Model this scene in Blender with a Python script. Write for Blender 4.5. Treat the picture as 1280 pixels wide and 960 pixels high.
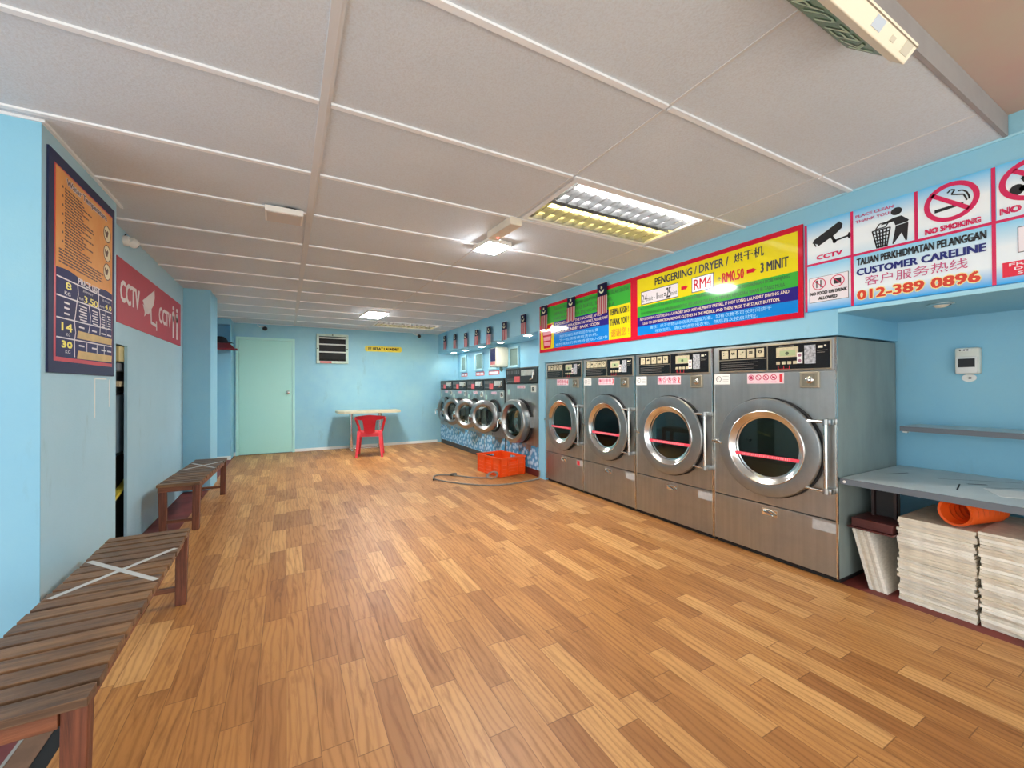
import bpy, bmesh, math, random
from mathutils import Vector, Matrix
random.seed(7)
PI = math.pi
SC = bpy.context.scene
COL = SC.collection
for o in list(bpy.data.objects):
    bpy.data.objects.remove(o)

# ------------------------------------------------------------------ camera, light, exposure
cam = bpy.data.objects.new('camera', bpy.data.cameras.new('camera'))
COL.objects.link(cam)
cam.data.sensor_width = 36.0
cam.data.lens = 517.0 / 1280.0 * 36.0
cam.data.clip_start = 0.02
_yaw, _pit, _rol = 0.4995, 0.0066, -0.0034
_A = Matrix(((math.cos(_yaw), -math.sin(_yaw), 0), (0, 0, -1), (math.sin(_yaw), math.cos(_yaw), 0)))
_P = Matrix(((1, 0, 0), (0, math.cos(_pit), math.sin(_pit)), (0, -math.sin(_pit), math.cos(_pit))))
_Q = Matrix(((math.cos(_rol), -math.sin(_rol), 0), (math.sin(_rol), math.cos(_rol), 0), (0, 0, 1)))
_M = _Q @ _P @ _A
_W = Matrix((_M[0], -_M[1], -_M[2])).transposed().to_4x4()
_W.translation = Vector((0, 0, 1.18))
cam.matrix_world = _W
SC.camera = cam

SC.view_settings.view_transform = 'Standard'
SC.view_settings.look = 'None'
SC.view_settings.exposure = 0.92
SC.view_settings.gamma = 1.0
SC.view_settings.use_curve_mapping = False
SC.cycles.max_bounces = 10
SC.cycles.diffuse_bounces = 6
SC.cycles.glossy_bounces = 5

SKY_STRENGTH = 1.6
TUBE = 12.0
LED = 200.0
LED_FAR = 75.0
DOWN = 70.0
world = bpy.data.worlds.new('daylight'); SC.world = world
world.use_nodes = True
bg = world.node_tree.nodes['Background']
bg.inputs[0].default_value = (0.90, 0.96, 1.0, 1)
bg.inputs[1].default_value = SKY_STRENGTH
sun = bpy.data.objects.new('sun', bpy.data.lights.new('sun', 'SUN')); COL.objects.link(sun)
sun.data.energy = 7.0; sun.data.angle = 0.02; sun.data.color = (1.0, 0.96, 0.9)
sun.rotation_euler = (math.radians(26), math.radians(10), 0)

# ------------------------------------------------------------------ materials
def lin(c):
    out = []
    for v in c[:3]:
        v = v / 255.0
        out.append(v / 12.92 if v <= 0.04045 else ((v + 0.055) / 1.055) ** 2.4)
    return (out[0], out[1], out[2], 1.0)

class NT:
    def __init__(s, m):
        s.t = m.node_tree; s.n = s.t.nodes; s.l = s.t.links
    def node(s, typ, props=None, **inp):
        nd = s.n.new(typ)
        for k, v in (props or {}).items(): setattr(nd, k, v)
        for k, v in inp.items():
            key = int(k[1:]) if k[0] == 'i' and k[1:].isdigit() else k.replace('_', ' ')
            s.put(nd.inputs[key], v)
        return nd
    def put(s, sock, v):
        if isinstance(v, bpy.types.NodeSocket): s.l.new(v, sock)
        else: sock.default_value = v
    def math(s, op, a, b=0.0, c=None):
        nd = s.n.new('ShaderNodeMath'); nd.operation = op
        s.put(nd.inputs[0], a); s.put(nd.inputs[1], b)
        if c is not None: s.put(nd.inputs[2], c)
        return nd.outputs[0]
    def mix(s, f, a, b, blend='MIX'):
        nd = s.n.new('ShaderNodeMix'); nd.data_type = 'RGBA'; nd.blend_type = blend
        s.put(nd.inputs[0], f); s.put(nd.inputs[6], a); s.put(nd.inputs[7], b)
        return nd.outputs[2]
    def ramp(s, f, stops):
        nd = s.n.new('ShaderNodeValToRGB'); e = nd.color_ramp.elements
        while len(e) > 1: e.remove(e[-1])
        e[0].position, e[0].color = stops[0]
        for p, c in stops[1:]:
            x = e.new(p); x.color = c
        s.put(nd.inputs[0], f)
        return nd.outputs[0]

def base_mat(name):
    m = bpy.data.materials.new(name); m.use_nodes = True
    return m, NT(m), m.node_tree.nodes['Principled BSDF']

MATS = {}
def mat(name, rgb, rough=0.5, metal=0.0, var=0.0, scale=8.0, stretch=(1, 1, 1), bump=0.0, rgb2=None, spec=0.5):
    """plain paint / plastic / metal with a soft procedural variation"""
    if name in MATS: return MATS[name]
    m, t, p = base_mat(name)
    p.inputs['Roughness'].default_value = rough
    p.inputs['Metallic'].default_value = metal
    p.inputs['Specular IOR Level'].default_value = spec
    c = lin(rgb)
    if var or rgb2 or bump:
        tc = t.node('ShaderNodeTexCoord')
        mp = t.node('ShaderNodeMapping', Vector=tc.outputs['Object'], Scale=stretch)
        nz = t.node('ShaderNodeTexNoise', Vector=mp.outputs[0], Scale=scale, Detail=6.0, Roughness=0.6)
        c2 = lin(rgb2) if rgb2 else tuple(v * (1 - var) for v in c[:3]) + (1,)
        f = t.ramp(nz.outputs[0], [(0.38, (0, 0, 0, 1)), (0.66, (1, 1, 1, 1))])
        t.put(p.inputs['Base Color'], t.mix(f, c, c2))
        if bump:
            b = t.node('ShaderNodeBump', Strength=bump, Distance=0.01, Height=nz.outputs[0])
            t.put(p.inputs['Normal'], b.outputs[0])
    else:
        p.inputs['Base Color'].default_value = c
    MATS[name] = m
    return m

def emat(name, rgb, strength):
    if name in MATS: return MATS[name]
    m, t, p = base_mat(name)
    p.inputs['Base Color'].default_value = (0.8, 0.8, 0.8, 1)
    p.inputs['Emission Color'].default_value = lin(rgb)
    p.inputs['Emission Strength'].default_value = strength
    MATS[name] = m
    return m

def wall_paint(name, rgb, rgb2, stain=0.25):
    m, t, p = base_mat(name)
    p.inputs['Roughness'].default_value = 0.55
    tc = t.node('ShaderNodeTexCoord')
    n1 = t.node('ShaderNodeTexNoise', Vector=tc.outputs['Object'], Scale=1.3, Detail=5.0, Roughness=0.65)
    f1 = t.ramp(n1.outputs[0], [(0.35, (0, 0, 0, 1)), (0.7, (1, 1, 1, 1))])
    c = t.mix(f1, lin(rgb), lin(rgb2))
    mp = t.node('ShaderNodeMapping', Vector=tc.outputs['Object'], Scale=(3, 3, 0.8))
    n2 = t.node('ShaderNodeTexNoise', Vector=mp.outputs[0], Scale=2.2, Detail=8.0, Roughness=0.75)
    f2 = t.ramp(n2.outputs[0], [(0.60, (0, 0, 0, 1)), (0.80, (stain, stain, stain, 1))])
    c = t.mix(f2, c, lin((118, 140, 142)))
    t.put(p.inputs['Base Color'], c)
    n3 = t.node('ShaderNodeTexNoise', Vector=tc.outputs['Object'], Scale=90.0, Detail=3.0)
    b = t.node('ShaderNodeBump', Strength=0.08, Distance=0.01, Height=n3.outputs[0])
    t.put(p.inputs['Normal'], b.outputs[0])
    MATS[name] = m
    return m

def floor_mat():
    m, t, p = base_mat('vinyl wood strip')
    tc = t.node('ShaderNodeTexCoord')
    sx = t.node('ShaderNodeSeparateXYZ', Vector=tc.outputs['Object'])
    X, Y = sx.outputs[0], sx.outputs[1]
    px = t.math('DIVIDE', X, 0.100)
    colm = t.math('FLOOR', px); fx = t.math('FRACT', px)
    w1 = t.node('ShaderNodeTexWhiteNoise', {'noise_dimensions': '1D'}, W=colm)
    py = t.math('ADD', t.math('DIVIDE', Y, 0.50), t.math('MULTIPLY', w1.outputs[0], 7.0))
    row = t.math('FLOOR', py); fy = t.math('FRACT', py)
    cv = t.node('ShaderNodeCombineXYZ', X=colm, Y=row, Z=0.0)
    w2 = t.node('ShaderNodeTexWhiteNoise', {'noise_dimensions': '2D'}, Vector=cv.outputs[0])
    r = w2.outputs[0]
    base = t.ramp(r, [(0.0, lin((160, 105, 53))), (0.4, lin((180, 124, 66))), (0.75, lin((192, 137, 78))), (1.0, lin((209, 158, 98)))])
    off = t.math('MULTIPLY', r, 37.0)
    gv = t.node('ShaderNodeCombineXYZ', X=t.math('ADD', t.math('MULTIPLY', X, 30.0), off), Y=t.math('ADD', t.math('MULTIPLY', Y, 3.2), off), Z=off)
    g1 = t.node('ShaderNodeTexNoise', Vector=gv.outputs[0], Scale=1.0, Detail=5.0, Roughness=0.6, Distortion=1.2)
    gf = t.ramp(g1.outputs[0], [(0.30, (0.62, 0.53, 0.45, 1)), (0.5, (1, 1, 1, 1)), (0.72, (1.06, 1.06, 1.05, 1))])
    c = t.mix(0.85, base, gf, 'MULTIPLY')
    gv2 = t.node('ShaderNodeCombineXYZ', X=t.math('ADD', t.math('MULTIPLY', X, 7.0), off), Y=t.math('ADD', t.math('MULTIPLY', Y, 2.0), off), Z=off)
    g2 = t.node('ShaderNodeTexWave', {'wave_type': 'BANDS', 'bands_direction': 'X'}, Vector=gv2.outputs[0], Scale=1.6, Distortion=11.0, Detail=2.5, Detail_Scale=0.55)
    wf = t.ramp(g2.outputs[0], [(0.0, (0.66, 0.56, 0.48, 1)), (0.22, (0.92, 0.90, 0.87, 1)), (0.6, (1.04, 1.04, 1.03, 1))])
    c = t.mix(0.6, c, wf, 'MULTIPLY')
    s1 = t.math('MINIMUM', fx, t.math('SUBTRACT', 1.0, fx))
    s2 = t.math('MINIMUM', fy, t.math('SUBTRACT', 1.0, fy))
    seam = t.math('MAXIMUM', t.math('LESS_THAN', s1, 0.013), t.math('LESS_THAN', s2, 0.0035))
    c = t.mix(t.math('MULTIPLY', seam, 0.6), c, lin((90, 52, 24)))
    big = t.node('ShaderNodeTexNoise', Vector=tc.outputs['Object'], Scale=0.9, Detail=3.0)
    c = t.mix(t.ramp(big.outputs[0], [(0.35, (0, 0, 0, 1)), (0.75, (0.18, 0.18, 0.18, 1))]), c, lin((130, 90, 55)))
    t.put(p.inputs['Base Color'], c)
    t.put(p.inputs['Roughness'], t.ramp(g1.outputs[0], [(0.3, (0.52, 0.52, 0.52, 1)), (0.7, (0.42, 0.42, 0.42, 1))]))
    p.inputs['Specular IOR Level'].default_value = 0.45
    b = t.node('ShaderNodeBump', Strength=0.05, Distance=0.01, Height=g1.outputs[0])
    t.put(p.inputs['Normal'], b.outputs[0])
    return m

def ceiling_mat():
    m, t, p = base_mat('stippled ceiling board')
    p.inputs['Roughness'].default_value = 0.75
    tc = t.node('ShaderNodeTexCoord')
    n1 = t.node('ShaderNodeTexNoise', Vector=tc.outputs['Object'], Scale=0.9, Detail=4.0)
    c = t.mix(t.ramp(n1.outputs[0], [(0.35, (0, 0, 0, 1)), (0.7, (1, 1, 1, 1))]), lin((209, 219, 228)), lin((199, 209, 218)))
    n2 = t.node('ShaderNodeTexNoise', Vector=tc.outputs['Object'], Scale=140.0, Detail=2.0)
    c = t.mix(t.ramp(n2.outputs[0], [(0.4, (0, 0, 0, 1)), (0.75, (0.25, 0.25, 0.25, 1))]), c, lin((170, 162, 155)))
    t.put(p.inputs['Base Color'], c)
    b = t.node('ShaderNodeBump', Strength=0.25, Distance=0.004, Height=n2.outputs[0])
    t.put(p.inputs['Normal'], b.outputs[0])
    return m

def steel_mat(name, rgb, rough, streak=(60, 60, 1.5), amt=0.25):
    m, t, p = base_mat(name)
    p.inputs['Metallic'].default_value = 1.0
    tc = t.node('ShaderNodeTexCoord')
    mp = t.node('ShaderNodeMapping', Vector=tc.outputs['Object'], Scale=streak)
    n1 = t.node('ShaderNodeTexNoise', Vector=mp.outputs[0], Scale=1.0, Detail=4.0)
    n2 = t.node('ShaderNodeTexNoise', Vector=tc.outputs['Object'], Scale=3.5, Detail=6.0, Roughness=0.7)
    c = lin(rgb)
    d = tuple(v * (1 - amt) for v in c[:3]) + (1,)
    k = t.mix(t.ramp(n1.outputs[0], [(0.35, (0, 0, 0, 1)), (0.65, (1, 1, 1, 1))]), c, d)
    k = t.mix(t.ramp(n2.outputs[0], [(0.45, (0, 0, 0, 1)), (0.75, (0.5, 0.5, 0.5, 1))]), k, tuple(v * 0.62 for v in c[:3]) + (1,))
    t.put(p.inputs['Base Color'], k)
    t.put(p.inputs['Roughness'], t.ramp(n2.outputs[0], [(0.3, (rough,) * 3 + (1,)), (0.8, (rough + 0.16,) * 3 + (1,))]))
    b = t.node('ShaderNodeBump', Strength=0.04, Distance=0.01, Height=n1.outputs[0])
    t.put(p.inputs['Normal'], b.outputs[0])
    MATS[name] = m
    return m

def wood_mat(name, rgb, rgb2, along='X'):
    m, t, p = base_mat(name)
    p.inputs['Roughness'].default_value = 0.5
    tc = t.node('ShaderNodeTexCoord')
    sc = {'X': (3, 34, 34), 'Y': (34, 3, 34), 'Z': (34, 34, 3)}[along]
    mp = t.node('ShaderNodeMapping', Vector=tc.outputs['Object'], Scale=sc)
    n1 = t.node('ShaderNodeTexNoise', Vector=mp.outputs[0], Scale=1.0, Detail=6.0, Roughness=0.65, Distortion=0.6)
    c = t.ramp(n1.outputs[0], [(0.3, lin(rgb2)), (0.55, lin(rgb)), (0.78, tuple(min(1, v * 1.5) for v in lin(rgb)[:3]) + (1,))])
    n2 = t.node('ShaderNodeTexNoise', Vector=tc.outputs['Object'], Scale=4.0, Detail=5.0)
    c = t.mix(t.ramp(n2.outputs[0], [(0.45, (0, 0, 0, 1)), (0.75, (0.5, 0.5, 0.5, 1))]), c, lin(rgb2))
    t.put(p.inputs['Base Color'], c)
    b = t.node('ShaderNodeBump', Strength=0.25, Distance=0.01, Height=n1.outputs[0])
    t.put(p.inputs['Normal'], b.outputs[0])
    MATS[name] = m
    return m

def bubble_mat():
    """printed sticker: a foam of pale round bubbles with blue outlines thinning out over bare steel"""
    m, t, p = base_mat('bubble print')
    tc = t.node('ShaderNodeTexCoord')
    sx = t.node('ShaderNodeSeparateXYZ', Vector=tc.outputs['Object'])
    cv = t.node('ShaderNodeCombineXYZ', X=sx.outputs[0], Y=sx.outputs[2], Z=0.0)
    v = t.node('ShaderNodeTexVoronoi', {'voronoi_dimensions': '2D', 'feature': 'F1'}, Vector=cv.outputs[0], Scale=15.0)
    col = t.ramp(v.outputs['Distance'], [(0.0, lin((200, 226, 240))), (0.35, lin((150, 196, 222))), (0.48, lin((60, 128, 178))), (0.62, lin((70, 150, 190)))])
    w = t.node('ShaderNodeSeparateXYZ', Vector=v.outputs['Position'])
    wn = t.node('ShaderNodeTexWhiteNoise', {'noise_dimensions': '3D'}, Vector=v.outputs['Position'])
    lim = t.math('ADD', t.math('MULTIPLY', wn.outputs[0], 0.14), 0.31)
    mask = t.math('LESS_THAN', w.outputs[1], lim)
    c = t.mix(mask, lin((150, 152, 150)), col)
    t.put(p.inputs['Base Color'], c)
    t.put(p.inputs['Metallic'], t.math('SUBTRACT', 1.0, mask))
    p.inputs['Roughness'].default_value = 0.36
    return m

def glass_mat(name, rgb, rough=0.02):
    m, t, p = base_mat(name)
    t.n.remove(p)
    tr = t.node('ShaderNodeBsdfTransparent', Color=lin(rgb))
    gl = t.node('ShaderNodeBsdfGlossy', Roughness=rough)
    fr = t.node('ShaderNodeFresnel', IOR=1.45)
    mx = t.node('ShaderNodeMixShader', i0=fr.outputs[0], i1=tr.outputs[0], i2=gl.outputs[0])
    t.l.new(mx.outputs[0], t.n['Material Output'].inputs[0])
    MATS[name] = m
    return m

def grad_mat(name, top, mid, bot, z0, z1):
    m, t, p = base_mat(name)
    p.inputs['Roughness'].default_value = 0.3
    tc = t.node('ShaderNodeTexCoord')
    sx = t.node('ShaderNodeSeparateXYZ', Vector=tc.outputs['Object'])
    mr = t.node('ShaderNodeMapRange', Value=sx.outputs[2], From_Min=z0, From_Max=z1)
    t.put(p.inputs['Base Color'], t.ramp(mr.outputs[0], [(0.0, lin(bot)), (0.28, lin(mid)), (0.55, lin(mid)), (1.0, lin(top))]))
    return m

M_BLUE = wall_paint('sky blue wall paint', (132, 192, 219), (144, 199, 219))
M_BLUEB = wall_paint('scuffed pale blue wall paint', (138, 194, 217), (158, 208, 218), 0.5)
M_BLUEL = wall_paint('shaded dirty blue wall paint', (166, 204, 219), (158, 197, 213), 0.45)  # same paint as the other walls; weaker light and dirt greyed into its colour
M_FLOOR = floor_mat()
M_CEIL = ceiling_mat()
M_STEEL = steel_mat('brushed stainless steel', (178, 180, 178), 0.30, (40, 40, 1.2), 0.10)
M_STEELH = steel_mat('satin steel ring', (168, 172, 172), 0.28, (8, 8, 8), 0.12)
M_CHROME = steel_mat('polished steel', (226, 226, 222), 0.12, (6, 6, 6), 0.08)
M_DRUM = steel_mat('drum steel', (120, 124, 122), 0.25, (3, 40, 3), 0.3)
M_DARK = mat('black rubber', (22, 22, 24), 0.55)
M_BLACK = mat('gloss black panel', (14, 14, 16), 0.25)
M_WHITE = mat('white plastic', (232, 231, 226), 0.4)
M_TBAR = mat('white ceiling bar', (232, 236, 240), 0.5)
M_TBARG = mat('painted ceiling bar', (206, 208, 210), 0.55)

# ------------------------------------------------------------------ geometry helpers
class MB:
    def __init__(s): s.bm = bmesh.new()
    def box(s, x0, x1, y0, y1, z0, z1, bevel=0.0, seg=2, M=None):
        b = bmesh.new() if (bevel or M is not None) else s.bm
        vs = [b.verts.new((x, y, z)) for x in (x0, x1) for y in (y0, y1) for z in (z0, z1)]
        for f in ((0, 1, 3, 2), (4, 6, 7, 5), (0, 4, 5, 1), (2, 3, 7, 6), (0, 2, 6, 4), (1, 5, 7, 3)):
            b.faces.new([vs[i] for i in f])
        if b is not s.bm:
            if bevel:
                bmesh.ops.bevel(b, geom=list(b.edges), offset=bevel, segments=seg, affect='EDGES', profile=0.5)
            if M is not None: b.transform(M)
            s.join(b)
        return s
    def join(s, b):
        me = bpy.data.meshes.new('t'); b.to_mesh(me); b.free()
        s.bm.from_mesh(me); bpy.data.meshes.remove(me)
    def tube(s, pts, r, seg=10, closed=False, r2=None):
        pts = [Vector(p) for p in pts]; n = len(pts); rings = []
        up = None
        for i, p in enumerate(pts):
            a = pts[(i - 1) % n] if (closed or i > 0) else p
            c = pts[(i + 1) % n] if (closed or i < n - 1) else p
            d = (c - a).normalized()
            if up is None:
                up = Vector((0, 0, 1)) if abs(d.z) < 0.9 else Vector((1, 0, 0))
            u = d.cross(up).normalized(); w = u.cross(d).normalized(); up = w
            rr = r if r2 is None else r + (r2 - r) * i / (n - 1)
            rings.append([s.bm.verts.new(p + (u * math.cos(2 * PI * k / seg) + w * math.sin(2 * PI * k / seg)) * rr) for k in range(seg)])
        m = n if closed else n - 1
        for i in range(m):
            A, B = rings[i], rings[(i + 1) % n]
            for k in range(seg):
                s.bm.faces.new((A[k], A[(k + 1) % seg], B[(k + 1) % seg], B[k]))
        if not closed:
            s.bm.faces.new(rings[0][::-1]); s.bm.faces.new(rings[-1])
        return s
    def lathe(s, prof, c=(0, 0, 0), axis='Y', seg=48, closed=False):
        """revolve (radius, along-axis) points"""
        c = Vector(c); rings = []
        for (r, a) in prof:
            ring = []
            for k in range(seg):
                t = 2 * PI * k / seg
                if axis == 'Y': v = Vector((r * math.cos(t), a, r * math.sin(t)))
                elif axis == 'Z': v = Vector((r * math.cos(t), r * math.sin(t), a))
                else: v = Vector((a, r * math.cos(t), r * math.sin(t)))
                ring.append(s.bm.verts.new(c + v))
            rings.append(ring)
        m = len(rings) if closed else len(rings) - 1
        for i in range(m):
            A, B = rings[i], rings[(i + 1) % len(rings)]
            for k in range(seg):
                s.bm.faces.new((A[k], B[k], B[(k + 1) % seg], A[(k + 1) % seg]))
        if not closed:
            for ring, (r, a) in ((rings[0], prof[0]), (rings[-1], prof[-1])):
                if r > 1e-6: s.bm.faces.new(ring)
        return s
    def prism(s, poly, y0, y1):
        """polygon in X,Z given depth along Y (y0 front)"""
        A = [s.bm.verts.new((x, y0, z)) for x, z in poly]
        B = [s.bm.verts.new((x, y1, z)) for x, z in poly]
        s.bm.faces.new(A); s.bm.faces.new(B[::-1])
        n = len(poly)
        for i in range(n):
            s.bm.faces.new((A[i], B[i], B[(i + 1) % n], A[(i + 1) % n]))
        return s
    def ring(s, cx, cz, rx, rz, w, y0, y1, seg=40):
        """flat elliptical ring in X,Z"""
        for k in range(seg):
            t0, t1 = 2 * PI * k / seg, 2 * PI * (k + 1) / seg
            def q(t, o): return (cx + (rx - o) * math.cos(t), cz + (rz - o) * math.sin(t))
            s.prism([q(t0, 0), q(t1, 0), q(t1, w), q(t0, w)], y0, y1)
        return s
    def disc(s, cx, cz, rx, rz, y0, y1, seg=24):
        return s.prism([(cx + rx * math.cos(2 * PI * k / seg), cz + rz * math.sin(2 * PI * k / seg)) for k in range(seg)], y0, y1)
    def line(s, x0, z0, x1, z1, w, y0, y1):
        d = Vector((x1 - x0, z1 - z0)).normalized(); n = Vector((-d.y, d.x)) * w / 2
        return s.prism([(x0 + n.x, z0 + n.y), (x1 + n.x, z1 + n.y), (x1 - n.x, z1 - n.y), (x0 - n.x, z0 - n.y)], y0, y1)
    def sheet_hole(s, x0, x1, z0, z1, cx, cz, R, y, seg=64):
        """flat plate in the XZ plane with a round hole"""
        angs = [2 * PI * k / seg for k in range(seg)]
        for X in (x0, x1):
            for Z in (z0, z1): angs.append(math.atan2(Z - cz, X - cx) % (2 * PI))
        angs = sorted(set(round(a, 6) for a in angs))
        outer, inner = [], []
        for a in angs:
            c, si = math.cos(a), math.sin(a); k = 1e9
            if c > 1e-9: k = min(k, (x1 - cx) / c)
            if c < -1e-9: k = min(k, (x0 - cx) / c)
            if si > 1e-9: k = min(k, (z1 - cz) / si)
            if si < -1e-9: k = min(k, (z0 - cz) / si)
            outer.append(s.bm.verts.new((cx + k * c, y, cz + k * si)))
            inner.append(s.bm.verts.new((cx + R * c, y, cz + R * si)))
        n = len(angs)
        for i in range(n):
            j = (i + 1) % n
            s.bm.faces.new((outer[i], outer[j], inner[j], inner[i]))
        return s
    def text(s, body, x0, x1, z0, z1, y, bold=0.0, shear=0.0, depth=0.0008):
        cu = bpy.data.curves.new('t', 'FONT'); cu.body = body; cu.shear = shear
        cu.resolution_u = 2
        ob = bpy.data.objects.new('t', cu); COL.objects.link(ob)
        bpy.context.view_layer.update()
        me = bpy.data.meshes.new_from_object(ob.evaluated_get(bpy.context.evaluated_depsgraph_get()))
        bpy.data.objects.remove(ob); bpy.data.curves.remove(cu)
        if me.vertices:
            xs = [v.co.x for v in me.vertices]; ys = [v.co.y for v in me.vertices]
            ax, bx, ay, by = min(xs), max(xs), min(ys), max(ys)
            org = [tuple(v.co) for v in me.vertices]
            k = bold * (z1 - z0) * 1.6            # stroke widening in scene units
            if bold <= 0: sh = [(0, 0)]
            elif bold < 0.05: sh = [(-k, 0), (k, 0)] if bold < 0.015 else [(-k, -k * 0.5), (k, k * 0.5), (-k, k * 0.5), (k, -k * 0.5)]
            else: sh = [(k * math.cos(a * PI / 4), k * math.sin(a * PI / 4)) for a in range(8)]
            for q, (dx, dz) in enumerate(sh):
                for v, (ox, oy, _) in zip(me.vertices, org):
                    v.co = (x0 + k + (ox - ax) / max(1e-6, bx - ax) * (x1 - x0 - 2 * k) + dx, y - 0.00006 * q, z0 + k + (oy - ay) / max(1e-6, by - ay) * (z1 - z0 - 2 * k) + dz)
                s.bm.from_mesh(me)
        bpy.data.meshes.remove(me)
        return s
    def build(s, name, m, parent=None, smooth=False, loc=None, label=None, sharp=40):
        bmesh.ops.recalc_face_normals(s.bm, faces=list(s.bm.faces))
        me = bpy.data.meshes.new(name); s.bm.to_mesh(me); s.bm.free()
        if isinstance(m, (list, tuple)):
            for k in m: me.materials.append(k)
        else: me.materials.append(m)
        if smooth:
            for f in me.polygons: f.use_smooth = True
            me.set_sharp_from_angle(angle=math.radians(sharp))
        o = bpy.data.objects.new(name, me); COL.objects.link(o)
        if parent is not None: o.parent = parent
        if loc is not None: o.location = loc
        if label: o['label'] = label
        return o

def tag(o, label, cat, group=None):
    o['label'] = label; o['category'] = cat
    if group: o['group'] = group
    return o
def thing(name, label, cat, loc=(0, 0, 0), rz=0.0, group=None):
    o = bpy.data.objects.new(name, None); COL.objects.link(o)
    o.empty_display_size = 0.1
    o.location = loc; o.rotation_euler = (0, 0, rz)
    return tag(o, label, cat, group)
def struct(o):
    o['kind'] = 'structure'; return o
def kids(o): return [c for c in bpy.data.objects if c.parent == o]
def dup(root, loc=None, rz=None, label=None, group=None, skip=()):
    r = root.copy(); COL.objects.link(r)
    if loc is not None: r.location = loc
    if rz is not None: r.rotation_euler = (0, 0, rz)
    if label: r['label'] = label
    if group: r['group'] = group
    for ch in kids(root):
        if ch.name.split('.')[0] in skip: continue
        c = ch.copy(); COL.objects.link(c); c.parent = r
        for g in kids(ch):
            if g.name.split('.')[0] in skip: continue
            d = g.copy(); COL.objects.link(d); d.parent = c
    return r
def child(root, kind, n=0):
    return [c for c in kids(root) if c.name.split('.')[0] == kind][n]
RIGHT = -PI / 2      # things on the right wall: local X runs towards the street, -Y into the room
LEFT = PI / 2        # things on the left wall: local X runs into the depth
ZC, XD, YB = 2.311, 2.876, 8.585

# ------------------------------------------------------------------ structure: floor, ceiling, walls
b = MB(); b.box(-0.655, 2.905, -0.9, YB, -0.05, 0.0); b.box(2.905, 3.85, 1.6, YB, -0.05, 0.0); b.box(-0.785, -0.655, 2.95, YB, -0.05, 0.0)
struct(b.build('floor', M_FLOOR))
M_RED = mat('red cement', (126, 52, 46), 0.6, var=0.35, scale=6)
b = MB(); b.box(2.905, 3.83, -0.9, 1.6, -0.06, -0.004); b.box(-3.2, -0.785, -0.9, YB, -0.06, -0.004)
struct(b.build('floor.001', M_RED))
b = MB(); b.box(-0.775, -0.705, -0.9, 2.95, -0.06, -0.001)
struct(b.build('floor.002', mat('worn brown cement', (128, 92, 66), 0.6, var=0.3, scale=9)))
b = MB(); b.box(-0.785, -0.775, -0.9, 2.95, -0.06, 0.001)
struct(b.build('trim_1', mat('grey floor edging', (150, 146, 138), 0.6)))
b = MB(); b.box(-0.705, -0.655, -0.9, 2.95, -0.06, -0.003)
struct(b.build('trim_2', mat('black floor gap', (20, 19, 18), 0.8)))
b = MB(); b.box(-30, 30, -40, -0.9, -0.16, -0.06)
struct(b.build('floor.003', mat('street paving', (176, 172, 164), 0.85, var=0.2, scale=1.5)))

b = MB()
b.box(-3.2, 1.376, 0.575, YB, ZC, 2.405); b.box(2.51, XD, 0.575, YB, ZC, 2.405)
for y0, y1 in ((0.575, 1.80), (2.395, 7.315), (7.905, YB)): b.box(1.376, 2.51, y0, y1, ZC, 2.405)
struct(b.build('ceiling', M_CEIL))
b = MB(); b.box(-3.2, 3.85, -2.4, 0.575, 2.405, 2.56)
struct(b.build('ceiling.001', mat('stained bare concrete', (182, 168, 152), 0.8, var=0.3, scale=3.0, rgb2=(186, 158, 148), bump=0.4)))
b = MB(); b.box(-3.2, XD - 0.002, 0.560, 0.574, ZC - 0.004, 2.404)
struct(b.build('trim_3', mat('grey fascia board', (150, 146, 146), 0.7, var=0.1)))
b = MB()
CY = [1.157, 1.788, 2.41, 2.99, 3.655, 4.235, 4.85, 5.46, 6.07, 6.69, 7.30, 7.92, 8.53]
for i, y in enumerate(CY):
    for x0, x1 in ((-3.1, 0.115), (0.155, 1.349), (1.361, 2.524), (2.536, XD)):
        b.box(x0 + 0.002, x1 - 0.002, y - 0.012, y + 0.012, ZC - 0.009, ZC + 0.001)
struct(b.build('trim_4', M_TBAR))
b = MB()
b.box(0.115, 0.155, 0.58, 7.0, ZC - 0.008, ZC + 0.001); b.box(0.128, 0.142, 7.0, YB, ZC - 0.004, ZC + 0.001)
for x in (1.355, 2.53):
    for i in range(len(CY) + 1):
        y0 = CY[i - 1] + 0.014 if i else 0.58
        y1 = CY[i] - 0.014 if i < len(CY) else YB
        b.box(x - 0.006, x + 0.006, y0, y1, ZC - 0.003, ZC + 0.001)
b.box(0.141, 0.145, 1.157, 7.0, ZC - 0.0095, ZC - 0.007)
struct(b.build('trim_5', M_TBARG))
b = MB(); b.box(-0.907, -0.893, 2.462, 3.42, ZC - 0.012, ZC); b.box(-2.5, -0.908, 2.462, 2.476, ZC - 0.012, ZC)
struct(b.build('trim_6', M_TBAR))

# right wall: fascia, column, alcove
b = MB()
b.box(XD, 3.85, -0.6, 1.227, 1.612, 2.405)
b.box(XD, 3.85, 1.227, 4.404, 1.482, ZC)
b.box(XD, 3.85, 4.404, 4.548, 0, ZC)
b.box(XD, 3.45, 4.548, YB, 1.90, ZC)
b.box(3.337, 3.45, 4.548, YB, 0, 1.90)
b.box(3.70, 3.85, -0.6, 4.404, 0, 1.612)
b.box(XD, 3.70, -0.6, -0.45, 0, 1.612)
b.box(XD, 3.85, 0.56, 0.575, ZC, 2.405)
struct(b.build('wall_right', M_BLUE))
b = MB(); b.box(XD - 0.012, XD + 0.001, -0.6, 1.222, 1.612, 1.634); b.box(XD - 0.008, XD, -0.6, 4.5, 2.30, ZC - 0.001)
struct(b.build('trim_7', mat('pale blue edging', (160, 214, 232), 0.4)))

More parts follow.
